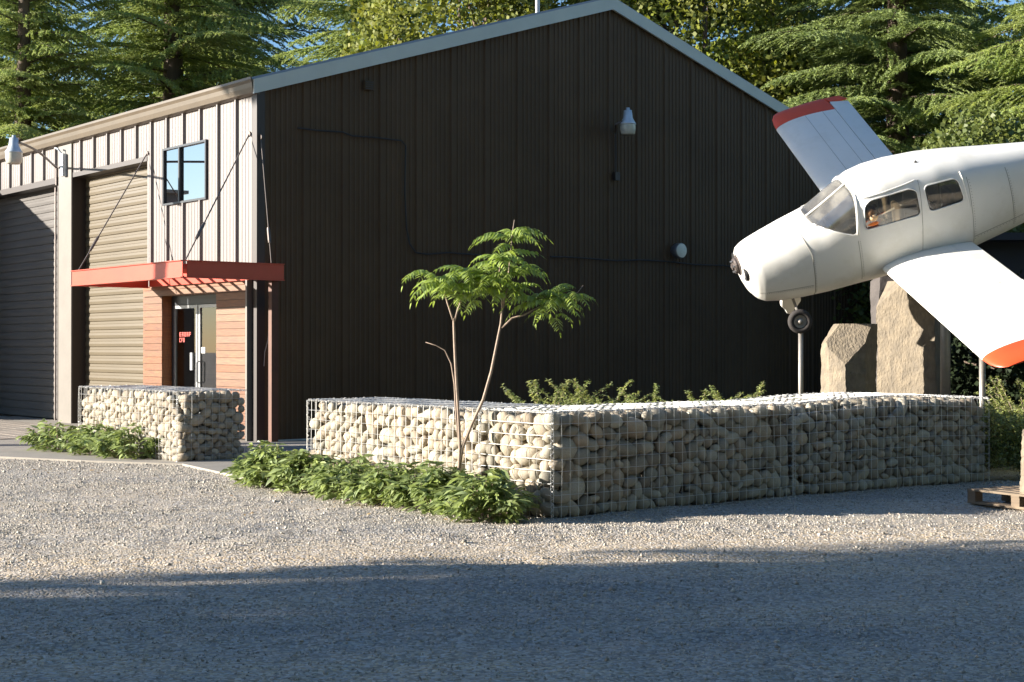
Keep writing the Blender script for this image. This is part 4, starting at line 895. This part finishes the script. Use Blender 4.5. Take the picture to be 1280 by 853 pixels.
# figure behind the windscreen
Mf = M_P @ Matrix.Translation((-1.94, .425, .285)) @ Matrix.Scale(1.15, 4); fg = thing('toy_figure', 'small stuffed toy with brown head and orange scarf looking out of the cockpit side window', 'toy', M=Mf)
def blob(name, c, s, m_, sub=2):
    T = np.array([c], float); V, F = scatter(IV, IF, T, np.array([s], float), np.eye(3)[None]); return link(name, bigmesh(name, V, F, m_, True), fg)
blob('head', (0, .0, .10), (.085, .08, .095), 'fuzz_brown'); blob('muzzle', (-.02, .055, .07), (.06, .045, .05), 'skin_tan'); blob('scarf', (-.01, .02, .0), (.12, .08, .04), 'scarf_orange'); blob('body', (0, 0, -.12), (.10, .09, .13), 'scarf_orange')
for e in (-.03, .03): blob('eye', (e - .02, .088, .105), (.011, .011, .011), 'black_rubber')
for e in (-.07, .07): blob('ear', (e, 0, .17), (.025, .02, .03), 'fuzz_brown')

# ------------------------------------------------------------------ support poles with wheel
pW = at(999, 402, 19.7)
tp = thing('support_pole', 'grey pole with an old tyre at its top under the nose', 'pole', (pW.x, pW.y, 0), 'poles under the aircraft')
MB().tube([(0.02, 0, .2), (0.02, 0, pW.z)], .032, 12).build('post', 'pole_steel', tp, True)
Mw = Matrix.Translation((0, -.05, pW.z)) @ Matrix.Rotation(R(90), 4, 'X') @ Matrix.Rotation(R(8), 4, 'X')
tr_p = [(.085, -.03), (.10, -.055), (.135, -.055), (.155, -.035), (.16, 0), (.155, .035), (.135, .055), (.10, .055), (.085, .03)]
ty = MB().lathe(tr_p, 32, Mw).build('tyre', 'tyre', tp, True)
MB().lathe([(.086, .03), (.07, .035), (.06, .02), (.03, .03), (.028, .055), (0, .055)], 24, Mw).lathe([(.086, -.03), (.07, -.035), (.06, -.02), (.03, -.03), (0, -.03)], 24, Mw).build('rim', 'pole_steel', ty, True)
# near wing pole: find underside height
def wpt(y, q=.35): return M_P @ Vector((XW - CH * q, y, ZR + DH * (abs(y) - .6) - .06))
best = min((abs(640 + FPX * p.x / p.y - 1228.5), y, p) for y in np.linspace(1.5, 3.6, 60) for q_ in (.1,) for p in [wpt(y, q_)])
pp = best[2]
tp = thing('support_pole', 'plain grey pole under the orange tip of the near wing', 'pole', (pp.x, pp.y, 0), 'poles under the aircraft')
MB().tube([(0, 0, .2), (0, 0, pp.z)], .036, 12).build('post', 'pole_steel', tp, True); MB().box(-.09, .09, -.09, .09, pp.z - .012, pp.z).build('cap_plate', 'pole_steel', tp)
pm = M_P @ Vector((-3.1, 0, -.6))
tp = thing('support_pole', 'thick pole behind the standing stones carrying the fuselage', 'pole', (pm.x, pm.y, 0), 'poles under the aircraft')
MB().tube([(0, 0, .2), (0, 0, pm.z)], .07, 12).build('post', 'pole_steel', tp, True)
mq = M_P @ Vector((-1.5, 0, -.59)); tag(MB().tube([(pW.x + .02, pW.y, pW.z + .02), tuple((M_P @ Vector((-.86, 0, -.7))))], .02, 8).build('nose_strut', 'pole_steel'), 'short strut joining the nose leg to the tyre', 'strut')

# ------------------------------------------------------------------ pallet and stone block on it
p0 = gnd(1209, 629); dx = Vector((.47, -.88, 0)).normalized(); dy = Vector((.88, .47, 0)).normalized()
Mpal = Matrix(((dx.x, dy.x, 0, p0.x), (dx.y, dy.y, 0, p0.y), (0, 0, 1, 0), (0, 0, 0, 1)))
pa = thing('pallet', 'weathered wooden pallet on the gravel at the right edge', 'pallet', M=Mpal)
for k in range(3): MB().box(0, 1.2, k * .45, k * .45 + .10, .002, .024).build('skid', 'pallet_wood', pa)
for k in range(3):
    for j in range(3): MB().box(j * .55, j * .55 + .10, k * .45 + .002, k * .45 + .098, .024, .104).build('block', 'pallet_wood', pa)
for j in range(3): MB().box(j * .55 + .001, j * .55 + .099, -.002, 1.002, .104, .122).build('stringer', 'pallet_wood', pa)
for k in range(7): MB().box(-.005, 1.205, k * .15, k * .15 + .10, .122, .142).build('deck_board', 'pallet_wood', pa)
base = p0 + Vector((.56, -.02, .145)); base = Vector((at(1297, 560, 13.9).x, 13.9, .145))
prism_stone('pale grey upright stone block on the pallet at the right edge', base, .62, [(-.17, 0), (-.12, -.16), (.1, -.18), (.2, 0), (.12, .15), (-.1, .14)], 'basalt', 17, [(Vector((-.1, 0, .55)), Vector((-.4, -.3, 1)).normalized())])

# ------------------------------------------------------------------ plants near the camera
def leaf_mesh(name, L_, W_, m_, fold=.25, droop=.3, seg=3):
    m = MB(); vs = []; 
    prof = [0.0, .75, 1.0, .62, .0][:]; K = len(prof) - 1
    for k, pf in enumerate(prof):
        x = L_ * k / K; z = -droop * L_ * (k / K) ** 2; hw = W_ / 2 * pf
        vs += [(x, -hw, z + hw * fold), (x, 0, z), (x, hw, z + hw * fold)]
    fs = []
    for k in range(K): b = k * 3; fs += [(b, b + 3, b + 4, b + 1), (b + 1, b + 4, b + 5, b + 2)]
    return m.add(vs, fs).mesh(name, m_)
leaves = [leaf_mesh('leaf', .135, .05, 'shrub_leaf', .3, .25), leaf_mesh('leaf', .11, .046, 'shrub_leaf', .2, .45), leaf_mesh('leaf', .15, .046, 'shrub_leaf', .35, .1)]
def np_of(me): 
    V = np.array([v.co for v in me.vertices]); F = np.array([list(p.vertices) for p in me.polygons]); return V, F
LV = [np_of(l) for l in leaves]
def shrub(label, c, rx, ry, h, rotz, seed, nl=300, nst=900, grp='low leafy shrubs'):
    t = thing('leafy_shrub', label, 'shrub', (c[0], c[1], 0), grp); r_ = random.Random(seed)
    ca, sa = math.cos(rotz), math.sin(rotz); Vs = []; Fs = []; base_i = 0; stems = MB()
    tips = []
    for k in range(34):
        a = r_.uniform(0, 2 * math.pi); q = math.sqrt(r_.random()); x, y = rx * q * math.cos(a), ry * q * math.sin(a); top = h * (1 - .55 * q * q) * r_.uniform(.75, 1.12)
        X, Y = ca * x - sa * y, sa * x + ca * y; tips.append((X, Y, top, q, math.atan2(Y, X)))
        stems.tube([(X * .35, Y * .35, 0), (X * .75, Y * .75, top * .6), (X, Y, top)], [.005, .004, .003], 4, False)
    stems.build('stems', 'sumac_bark', t, kind='stuff')
    tot = nl + nst
    order = []
    for k in range(tot):
        X, Y, top, q, ang = r_.choice(tips)
        z = top * (r_.uniform(.72, 1.0) if r_.random() < .55 else r_.uniform(.08, .85)); sc2 = z / top; f = .75 + .25 * sc2
        a = r_.uniform(-math.pi, math.pi) if r_.random() < .4 else ang + r_.gauss(0, .9)
        p = Vector((X * f + r_.gauss(0, .035), Y * f + r_.gauss(0, .035), z)); pit = r_.uniform(-.3, .75) * (1.0 if z > top * .6 else .6)
        Mx = Matrix.Translation(p) @ Matrix.Rotation(a, 4, 'Z') @ Matrix.Rotation(pit - .15, 4, 'Y') @ Matrix.Rotation(r_.gauss(0, .45), 4, 'X') @ Matrix.Scale(r_.uniform(.7, 1.15), 4)
        vis = p.z * 1.2 - (p.y * .9 + p.x * .0)
        order.append((vis, r_.randrange(3), Mx))
    order.sort(key=lambda e: -e[0])
    first = order[:nl * 2]; r_.shuffle(first); obj_l = first[:nl]; rest = first[nl:] + order[nl * 2:]
    for _, i, Mx in obj_l: inst(leaves[i], 'leaf', t, Mx)
    for i in range(3):
        ms = [Mx for _, j, Mx in rest if j == i]
        if ms:
            T = np.array([list(q.translation) for q in ms]); RR = np.array([[list(row)[:3] for row in q.to_3x3()] for q in ms]); V, F = scatter(LV[i][0], LV[i][1], T, np.ones((len(ms), 3)), RR); Vs.append(V); Fs.append(F + base_i); base_i += len(V)
    link('foliage', bigmesh('foliage', np.concatenate(Vs), np.concatenate(Fs), 'shrub_leaf', True), t, 'stuff')
lab = ['leafy shrub at the far left end of the row beside the walkway', 'second leafy shrub from the walkway, before the sunlit gabion', 'leafy shrub just left of the sumac stems', 'leafy shrub around the foot of the sumac stems', 'leafy shrub just right of the sumac stems', 'leafy shrub nearest the sunlit gabion corner']
pa_, pb_ = Vector((-2.62, 16.35, 0)), Vector((-.22, 13.22, 0))
for k in range(6):
    c = pa_.lerp(pb_, k / 5); shrub(lab[k], c, .45, .36, .42 if k else .46, math.atan2(-.8, .6), 100 + k)
lab = ['leafy shrub farthest left, beside the paved apron', 'middle leafy shrub before the short gabion', 'leafy shrub nearest the corner of the short gabion']
for k, (px, py) in enumerate(((68, 566), (112, 570), (155, 575))):
    c = gnd(px, py); c.y += .28; shrub(lab[k], c, .58, .40, .44, -.4, 120 + k, 280, 800)

# fallen leaves on the gravel near the shrubs
rl = random.Random(5); T = []; RR = []
for k in range(90):
    c = pa_.lerp(pb_, rl.random()) if k % 3 else gnd(rl.uniform(40, 200), 585); x, y = c.x + rl.gauss(-.1, .5), c.y - abs(rl.gauss(.35, .45)); T.append((x, y, gh(np.array([x]), np.array([y]))[0] + .015)); RR.append(np.array(Euler((rl.gauss(0, .3), rl.gauss(0, .3), rl.uniform(0, 6.3))).to_matrix()))
mat('dry_leaf', (0.30, 0.20, 0.07), 0.8, islvar=0.3)
V, F = scatter(LV[0][0], LV[0][1], np.array(T), np.full((len(T), 3), .38), np.array(RR)); tag(link('leaf_litter', bigmesh('leaf_litter', V, F, 'dry_leaf'), kind='stuff'), 'small dry leaves fallen on the gravel by the shrubs', 'leaves')
# small sumac tree
def frond_mesh(seed, L_=.42, pairs=9):
    r_ = random.Random(seed); m = MB(); ra = []
    for k in range(11): f = k / 10; ra.append(Vector((L_ * f, 0, .10 * math.sin(f * 2.0) - .26 * f * f * r_.uniform(.9, 1.1))))
    m.tube(ra, [.0035 - .0025 * k / 10 for k in range(11)], 4, False)
    for k in range(pairs + 1):
        f = .16 + .82 * k / pairs; i = min(9, int(f * 10)); p = ra[i].lerp(ra[i + 1], f * 10 - i); tn = (ra[i + 1] - ra[i]).normalized()
        ll = .135 * (1 - .45 * abs(f - .42) ** 1.0 - .25 * f) * r_.uniform(.88, 1.1); ww = ll * .38
        sides = (1, -1) if k < pairs else (0,)
        for sd_ in sides:
            out_ = (Vector((0, sd_, 0)) * .88 + tn * .42 + Vector((0, 0, -.32 + r_.uniform(-.15, .15)))).normalized() if sd_ else tn; dn = Vector((0, 0, -1))
            sidev = out_.cross(Vector((0, 0, 1))).normalized()
            pts = []; 
            for j, pf in enumerate((.15, 1.0, .85, .45, 0)):
                q = p + out_ * ll * j / 4 + dn * ll * .30 * (j / 4) ** 2; hw = ww / 2 * pf
                pts += [q - sidev * hw + Vector((0, 0, hw * .3)), q, q + sidev * hw + Vector((0, 0, hw * .3))]
            fs = []
            for j in range(4): b = j * 3; fs += [(b, b + 3, b + 4, b + 1), (b + 1, b + 4, b + 5, b + 2)]
            m.add(pts, fs)
    return m.mesh('compound_leaf', 'sumac_leaf')
fronds = [frond_mesh(k) for k in range(5)]
YS_ = 13.85; stt = thing('sumac_tree', 'small two-stemmed sumac tree with feathery leaves before the gabion', 'tree', (at(574, 600, YS_).x, YS_, 0))
def sp(px, py, Y=YS_): return at(px, py, Y) - stt.location
b0 = Vector((0, 0, 0))
def limb(name, P, r0, r1, par=None):
    n = len(P); return MB().tube(P, [r0 + (r1 - r0) * k / (n - 1) for k in range(n)], 8).build(name, 'sumac_bark', par or stt, True)
tk = limb('trunk', [b0, sp(573, 602), sp(575, 560), sp(573, 520), sp(570, 470), sp(568, 425), sp(567, 398)], .019, .011)
limb('branch', [sp(567, 402), sp(563, 390), sp(559, 378), sp(556, 366)], .010, .006, tk); limb('branch', [sp(568, 402), sp(572, 388), sp(578, 372), sp(583, 360)], .010, .006, tk)
limb('dead_branch', [sp(574, 560), sp(570, 520), sp(568, 480), sp(564, 455), sp(556, 438), sp(545, 432), sp(532, 428)], .009, .003, tk)
t2_ = limb('trunk', [sp(574, 585), sp(578, 560), sp(590, 530), sp(604, 500), sp(614, 465), sp(620, 435), sp(626, 405), sp(628, 385)], .017, .010)
limb('branch', [sp(628, 388), sp(627, 370), sp(624, 345), sp(625, 330)], .010, .006, t2_); limb('branch', [sp(628, 386), sp(634, 360), sp(638, 320), sp(640, 295), sp(643, 275)], .010, .0035, t2_); limb('branch', [sp(627, 410), sp(640, 398), sp(655, 394), sp(672, 385), sp(700, 375), sp(722, 366), sp(729, 357)], .010, .003, t2_)
rf = random.Random(77)
clusters = [((556, 358), 10, .40), ((583, 350), 10, .42), ((535, 346), 6, .36), ((572, 372), 6, .36), ((624, 325), 10, .40), ((640, 298), 9, .38), ((612, 345), 9, .40), ((648, 340), 8, .36), ((600, 368), 6, .34), ((640, 362), 6, .32), ((690, 392), 6, .34), ((628, 362), 6, .34), ((672, 380), 8, .36), ((700, 376), 10, .36), ((715, 366), 6, .32)]
for (px, py), n_, L_ in clusters:
    c = sp(px, py); ph0 = rf.uniform(0, 6)
    for k in range(n_):
        a = ph0 + k * 2 * math.pi / n_ * 1.0 + rf.uniform(-.3, .3); s_ = L_ / .42 * rf.uniform(.7, 1.0)
        Mx = Matrix.Translation(c + Vector((rf.uniform(-.04, .04), rf.uniform(-.04, .04), rf.uniform(-.07, .05)))) @ Matrix.Rotation(a, 4, 'Z') @ Matrix.Rotation(-rf.uniform(-.15, .55), 4, 'Y') @ Matrix.Rotation(rf.gauss(0, .2), 4, 'X') @ Matrix.Scale(s_ * .95, 4)
        inst(rf.choice(fronds), 'compound_leaf', stt, Mx)

# arching cotoneaster behind the wall
def arching(label, c, stems, seed, spread=.6, hgt=.6, grp='arching shrubs in the raised bed', z0=.38, low=True):
    t = thing('arching_shrub', label, 'shrub', (c[0], c[1], z0), grp); r_ = random.Random(seed); sm = MB(); T = []; RR = []
    for k in range(stems):
        a = r_.uniform(0, 2 * math.pi); L_ = spread * r_.uniform(.6, 1.25); H = hgt * r_.uniform(.6, 1.28) * (1 if k % 3 == 0 else .72); pts = []
        for j in range(9): f = j / 8; pts.append(Vector((math.cos(a) * L_ * f ** 1.25, math.sin(a) * L_ * f ** 1.25 * .7, H * (1.25 * f - .28 * f * f))))
        sm.tube(pts, [.006 - .004 * j / 8 for j in range(9)], 4, False)
        for q in range(240):
            f = r_.uniform(.1, 1) * 8; i = min(7, int(f)); p = pts[i].lerp(pts[i + 1], f - i); T.append(p + Vector([r_.gauss(0, .008) for _ in range(3)]))
            e = Euler((r_.uniform(-.6, .6), r_.uniform(-1.0, .3), r_.uniform(0, 6.28))); RR.append(np.array(e.to_matrix()))
    sm.build('stems', 'sumac_bark', t, kind='stuff')
    if low:
        for k in range(stems * 130):
            a = r_.uniform(0, 6.28); q = math.sqrt(r_.random()) * spread * .9; T.append(Vector((q * math.cos(a), q * math.sin(a) * .7, hgt * r_.uniform(.15, .78)))); RR.append(np.array(Euler((r_.uniform(-.9, .9), r_.uniform(-.9, .9), r_.uniform(0, 6.28))).to_matrix()))
    T = np.array([list(q) for q in T]); RR = np.array(RR); S = np.random.default_rng(seed).uniform(.28, .44, (len(T), 1)) * np.ones((1, 3))
    V, F = scatter(LV[0][0] * np.array([.8, 1.1, 1]), LV[0][1], T, S, RR); link('foliage', bigmesh('foliage', V, F, 'coton_leaf', True), t, 'stuff')
for k, (px, Y, st_, sprd, hg, lb) in enumerate(((682, 15.9, 52, .62, .72, 'arching shrub behind the wall nearest the sumac leaves'), (745, 16.3, 54, .62, .74, 'arching shrub with two long stems leaning right, behind the lit wall top'), (815, 16.8, 60, .70, .66, 'middle arching shrub behind the shaded gabion'), (875, 17.2, 52, .66, .66, 'arching shrub right of the middle one behind the gabion'), (930, 17.6, 38, .62, .70, 'sparse arching shrub closest to the tyre pole'))):
    arching(lb, (xw(px, Y), Y), st_, 200 + k, sprd, hg * .86)
arching('sprawling shrub spilling past the right end of the gabion wall', (5.95, 17.2), 60, 260, .75, .95, z0=0.0)
arching('small shrub in deep shade behind the pallet', (6.6, 18.4), 50, 261, .8, .95, z0=0.0)

# ------------------------------------------------------------------ trees
def needle_branch(seed, L_, dens=1.0):
    r = np.random.default_rng(seed); T = []; D = []
    n = int(L_ / .056 * dens)
    for k in range(n):
        f = .06 + .94 * k / n; side = 1 if k % 2 else -1
        x = L_ * f; y = 0.0; z = .10 * L_ * math.sin(f * 1.6) - .30 * L_ * f * f
        tl_ = (L_ * .40 * (1 - f) ** .7 + .18) * r.uniform(.75, 1.15); an = side * r.uniform(.65, 1.05)
        dirv = np.array([math.cos(an), math.sin(an), -.18]); m_ = max(4, int(tl_ / .035))
        for j in range(m_):
            g = (j + 1) / m_; p = np.array([x, y, z]) + dirv * tl_ * g + np.array([0, 0, -.30 * tl_ * g * g])
            T.append(p + r.normal(0, .012, 3)); D.append(dirv + np.array([0, 0, -.5 * g]))
    return np.array(T), np.array(D)
def spray(T, D, r, ln=.095, wd=.036, k=2):
    n = len(T); T = np.repeat(T, k, 0); D = np.repeat(D, k, 0) + r.normal(0, .55, (n * k, 3)); D /= np.linalg.norm(D, axis=1)[:, None]
    S_ = np.cross(D, r.normal(0, 1, (n * k, 3))); S_ /= np.linalg.norm(S_, axis=1)[:, None] + 1e-9; l = r.uniform(.7, 1.4, (n * k, 1)) * ln
    A = T - D * l * .3; V = np.stack([A - S_ * wd * .5, A + S_ * wd * .5, T + D * l], 1).reshape(-1, 3); F = np.arange(n * k * 3).reshape(-1, 3); return V, F
def conifer_mesh(seed, H=22.0, z0=2.5, zfull=14.5, R0=5.0, m_='needles', ln=.09):
    r = np.random.default_rng(seed); brs = [needle_branch(seed * 10 + i, 1.0 * L_) for i, L_ in enumerate((4.6, 3.8, 3.0, 2.1, 1.2))]; lens = np.array([4.6, 3.8, 3.0, 2.1, 1.2])
    Ts = []; Ds = []; limbs = []
    z = z0; k = 0
    while z < H - .4:
        L_ = R0 * (1 - (z - z0) / (H - z0)) ** .8 * r.uniform(.72, 1.1) + .3; i = int(np.argmin(abs(lens - L_))); T, D = brs[i]; s = L_ / lens[i]
        a = k * 2.399 + r.uniform(-.3, .3); c, s_ = math.cos(a), math.sin(a); ti = r.uniform(-.08, .22); ct, st = math.cos(ti), math.sin(ti)
        if z > zfull: sel = r.uniform(0, 1, len(T)) < .35; T, D = T[sel], D[sel]
        Rm = np.array([[c, -s_, 0], [s_, c, 0], [0, 0, 1]]) @ np.array([[ct, 0, -st], [0, 1, 0], [st, 0, ct]])
        roll = r.uniform(-.35, .35); Rm = Rm @ np.array([[1, 0, 0], [0, math.cos(roll), -math.sin(roll)], [0, math.sin(roll), math.cos(roll)]])
        if z < zfull:
            a2 = r.uniform(0, 6.28); Tq, Dq = brs[4]; q_ = r.uniform(.7, 1.2); t2 = r.uniform(-.2, .9); R2 = np.array([[math.cos(a2), -math.sin(a2), 0], [math.sin(a2), math.cos(a2), 0], [0, 0, 1]]) @ np.array([[math.cos(t2), 0, -math.sin(t2)], [0, 1, 0], [math.sin(t2), 0, math.cos(t2)]])
            Ts.append((Tq * q_) @ R2.T + [0, 0, z]); Ds.append(Dq @ R2.T)
        Ts.append((T * s) @ Rm.T + [0, 0, z]); Ds.append(D @ Rm.T); limbs.append((z, L_, Rm, s, lens[i])); z += r.uniform(.085, .20) if z < zfull else r.uniform(.3, .5); k += 1
    V, F = spray(np.concatenate(Ts), np.concatenate(Ds), r, ln)
    tm = MB(); tm.tube([(0, 0, 0), (.05, 0, H * .3), (0, .05, H * .6), (0, 0, H)], [.38, .30, .18, .02], 10)
    for z, L_, Rm, s, l0 in limbs:
        P = [];
        for j in range(6): f = j / 5; v = np.array([l0 * f, 0, .10 * l0 * math.sin(f * 1.6) - .30 * l0 * f * f]) * s; P.append(tuple(Rm @ v + [0, 0, z]))
        tm.tube(P, [.05 * L_ / 4 + .012, .035 * L_ / 4 + .01, .028 * L_ / 4 + .008, .02, .012, .006], 4, False)
    return bigmesh('crown', V, F, m_), tm.mesh('trunk', 'bark', True)
def leafy_mesh(seed, blobs, n, size, m_, H, lump_a=.42):
    r = np.random.default_rng(seed); T = []
    for (cx, cy, cz, rx, rz), w_ in blobs:
        k = int(n * w_); d = r.normal(0, 1, (k, 3)); d /= np.linalg.norm(d, axis=1)[:, None]; q = r.uniform(.25, 1, (k, 1)) ** .45
        P = d * q * [rx, rx, rz]; lump = vnoise(P[:, 0] * 1.3 + 50, P[:, 2] * 1.3 + P[:, 1], seed) ; P = P * (1.14 - lump_a * (1 - lump))[:, None]; T.append(P + [cx, cy, cz])
    T = np.concatenate(T); n = len(T); q = np.array([(-.5, -.2, 0), (0, -.5, .05), (.5, 0, 0), (0, .5, .05)]) * size
    V, F = scatter(q, np.array([[0, 1, 2, 3]]), T, r.uniform(.7, 1.3, (n, 1)) * np.ones((1, 3)), rotmats(n, r))
    tm = MB(); tm.tube([(0, 0, 0), (.1, .05, H * .35), (-.1, 0, H * .6), (0, 0, H * .85)], [.24, .19, .12, .03], 8)
    for (cx, cy, cz, rx, rz), w_ in blobs:
        for k in range(5): d = r.normal(0, 1, 3); d /= np.linalg.norm(d); tm.tube([(0, 0, cz * .55), (cx * .5, cy * .5, cz * .8), (cx + d[0] * rx * .7, cy + d[1] * rx * .7, cz + d[2] * rz * .7)], [.09, .06, .015], 5, False)
    return bigmesh('crown', V, F, m_), tm.mesh('trunk', 'bark', True)
CON = [conifer_mesh(1), conifer_mesh(2, 20, 3.0, 14, 4.6), conifer_mesh(3, 24, 2.0, 14.5, 5.6, 'needles_dark')]
def tree(name, label, meshes, x, y, rz, s, grp, zs=1.0, cat='tree'):
    t = thing(name, label, cat, (x, y, 0), grp); t.rotation_euler = (0, 0, rz); t.scale = (s, s, s * zs)
    for me, nm in zip(meshes, ('crown', 'trunk')):
        o = link(nm, me, t)
    return t
cons = [(-21.5, 60, 2, 1.15, 1.2), (-11.4, 50.5, 0, 1.05, 1.35), (-15.5, 47.5, 1, .95, 1.15), (-5.0, 57, 1, 1.15, 1.3), (-13.5, 66, 2, 1.3, 1.3),
        (3.0, 58, 2, 1.1, 1.3), (8.6, 50, 2, 1.05, 1.3), (10.9, 42.5, 2, .95, 1.2), (14.6, 38, 1, .95, 1.25), (18.5, 47, 0, 1.1, 1.3), (15.5, 60, 2, 1.3, 1.3)]
clab = ['dark conifer farthest left, sky showing through its lower branches', 'broad bright conifer above the upper window', 'bright conifer above the left yard lamp', 'conifer behind the left roof slope', 'tall conifer in the second row above the left doors',
        'conifer behind the roof ridge', 'dark conifer above the right roof slope', 'dark conifer with a thick trunk beside the raised wing tip', 'near conifer with hanging branches at the top right', 'conifer above the aircraft tail', 'tall dark conifer far behind the fuselage']
for k, ((x, y, i, s, w_), lb) in enumerate(zip(cons, clab)):
    t = tree('conifer', lb, CON[i], x, y, k * 1.7, s, 'conifers behind the warehouse'); t.scale = (s * w_, s * w_, s)
MAP = [leafy_mesh(5, [((0, 0, 9.5, 3.4, 3.2), .5), ((1.5, .5, 12, 2.4, 2.0), .2), ((-1.6, 0, 7.6, 2.4, 2.0), .3)], 26000, .13, 'maple_leaf', 13)]
tree('maple', 'yellow-green broadleaf tree above the middle of the left roof slope', MAP[0], xw(575, 45.5), 45.5, .4, 1.12, 'broadleaf trees')
tree('maple', 'yellow-green broadleaf tree above the right roof slope near the ridge', MAP[0], xw(880, 46), 46, 2.4, 1.12, 'broadleaf trees')
LAU = leafy_mesh(6, [((0, 0, 3.6, 2.4, 2.6), .45), ((1.6, 0, 5.2, 1.8, 1.8), .3), ((-1.0, .3, 2.2, 2.0, 1.8), .25)], 26000, .115, 'laurel_leaf', 6)
tree('laurel', 'bright laurel bush standing just above the fuselage top', LAU, xw(1195, 32), 34, .4, 1.0, 'broadleaf trees')
HED = leafy_mesh(8, [((0, 0, 1.4, 1.9, 1.8), .6), ((1.8, .2, 1.3, 1.6, 1.6), .4)], 16000, .09, 'shade_dark_leaf', 3)
tree('shade_dark_bush', 'bush with leaves coloured dark as shade, between the tall stone and the wing pole', HED, 7.9, 24.5, .3, .85, 'dark bushes', cat='bush'); tree('shade_dark_bush', 'bush with leaves coloured dark as shade, behind the right end of the gabion wall', HED, 8.6, 21.5, 2.0, .9, 'dark bushes', cat='bush')
tree('shade_dark_bush', 'bush with leaves coloured dark as shade, at the right edge under the red wing tip', HED, 10.5, 25.5, 4.0, 1.1, 'dark bushes', cat='bush')
# open shed behind on the right
sh = thing('shed', 'low dark shed with a flat roof behind the aircraft', 'shed', (8.2, 31, 0))
MB().box(0, 9, 0, .2, 0, 3.7).box(0, .2, -.0 + .2, 6, 0, 3.7).build('wall', 'shed_dark', sh); MB().box(-.2, 9.2, -.5, 6.2, 3.7, 3.85).build('roof', 'shed_dark', sh)
# broadleaf trees outside the picture on the left: they throw the long foreground shadow
SHT = leafy_mesh(9, [((0, 0, 6.6, 7.2, 3.9), .8), ((1, -1.5, 8.5, 5.5, 3.0), .2)], 60000, .26, 'needles_dark', 9, .22)
tree('oak', 'spreading tree left of the yard, shading the foreground', SHT, -20, 1.35, .0, 1.0, 'trees left of the yard'); tree('oak', 'spreading tree left of the yard behind the viewer', SHT, -22, -6.5, 1.2, 1.0, 'trees left of the yard')
# unseen tree added on the left, crown shaped to shade the raised wing; forest behind the viewer
PIN = leafy_mesh(12, [((0, 0, 12.4, 3.2, 2.9), .6), ((0, -1.2, 10.1, 1.6, 1.2), .18), ((0, .5, 10.4, 2.3, 1.3), .22)], 26000, .26, 'needles_dark', 15, .15)
tree('shade_pine', 'unseen tree added left of the warehouse front to shade the raised wing', PIN, -18.5, 21.7, 0, 1.0, 'trees left of the yard')
for k, (x, y, i, s) in enumerate(((-16, -17, 0, 1), (-9, -14, 1, 1.1), (-3, -16, 2, 1), (3.5, -13, 0, 1.1), (9.5, -15, 1, 1), (15, -9, 2, 1.1), (19, -2, 0, 1), (22, 6, 1, 1.1), (24, 14, 2, 1.1), (12, -20, 1, 1.2), (0, -22, 2, 1.3), (-12, -24, 2, 1.2), (25, 22, 0, 1.1))):
    tree('conifer', 'conifer of the forest edge across the yard, behind the viewer', CON[i], x, y, k * 1.3, s, 'conifers behind the viewer')
for o in bpy.data.objects:
    if 'kind' in o and o.type == 'EMPTY': pass
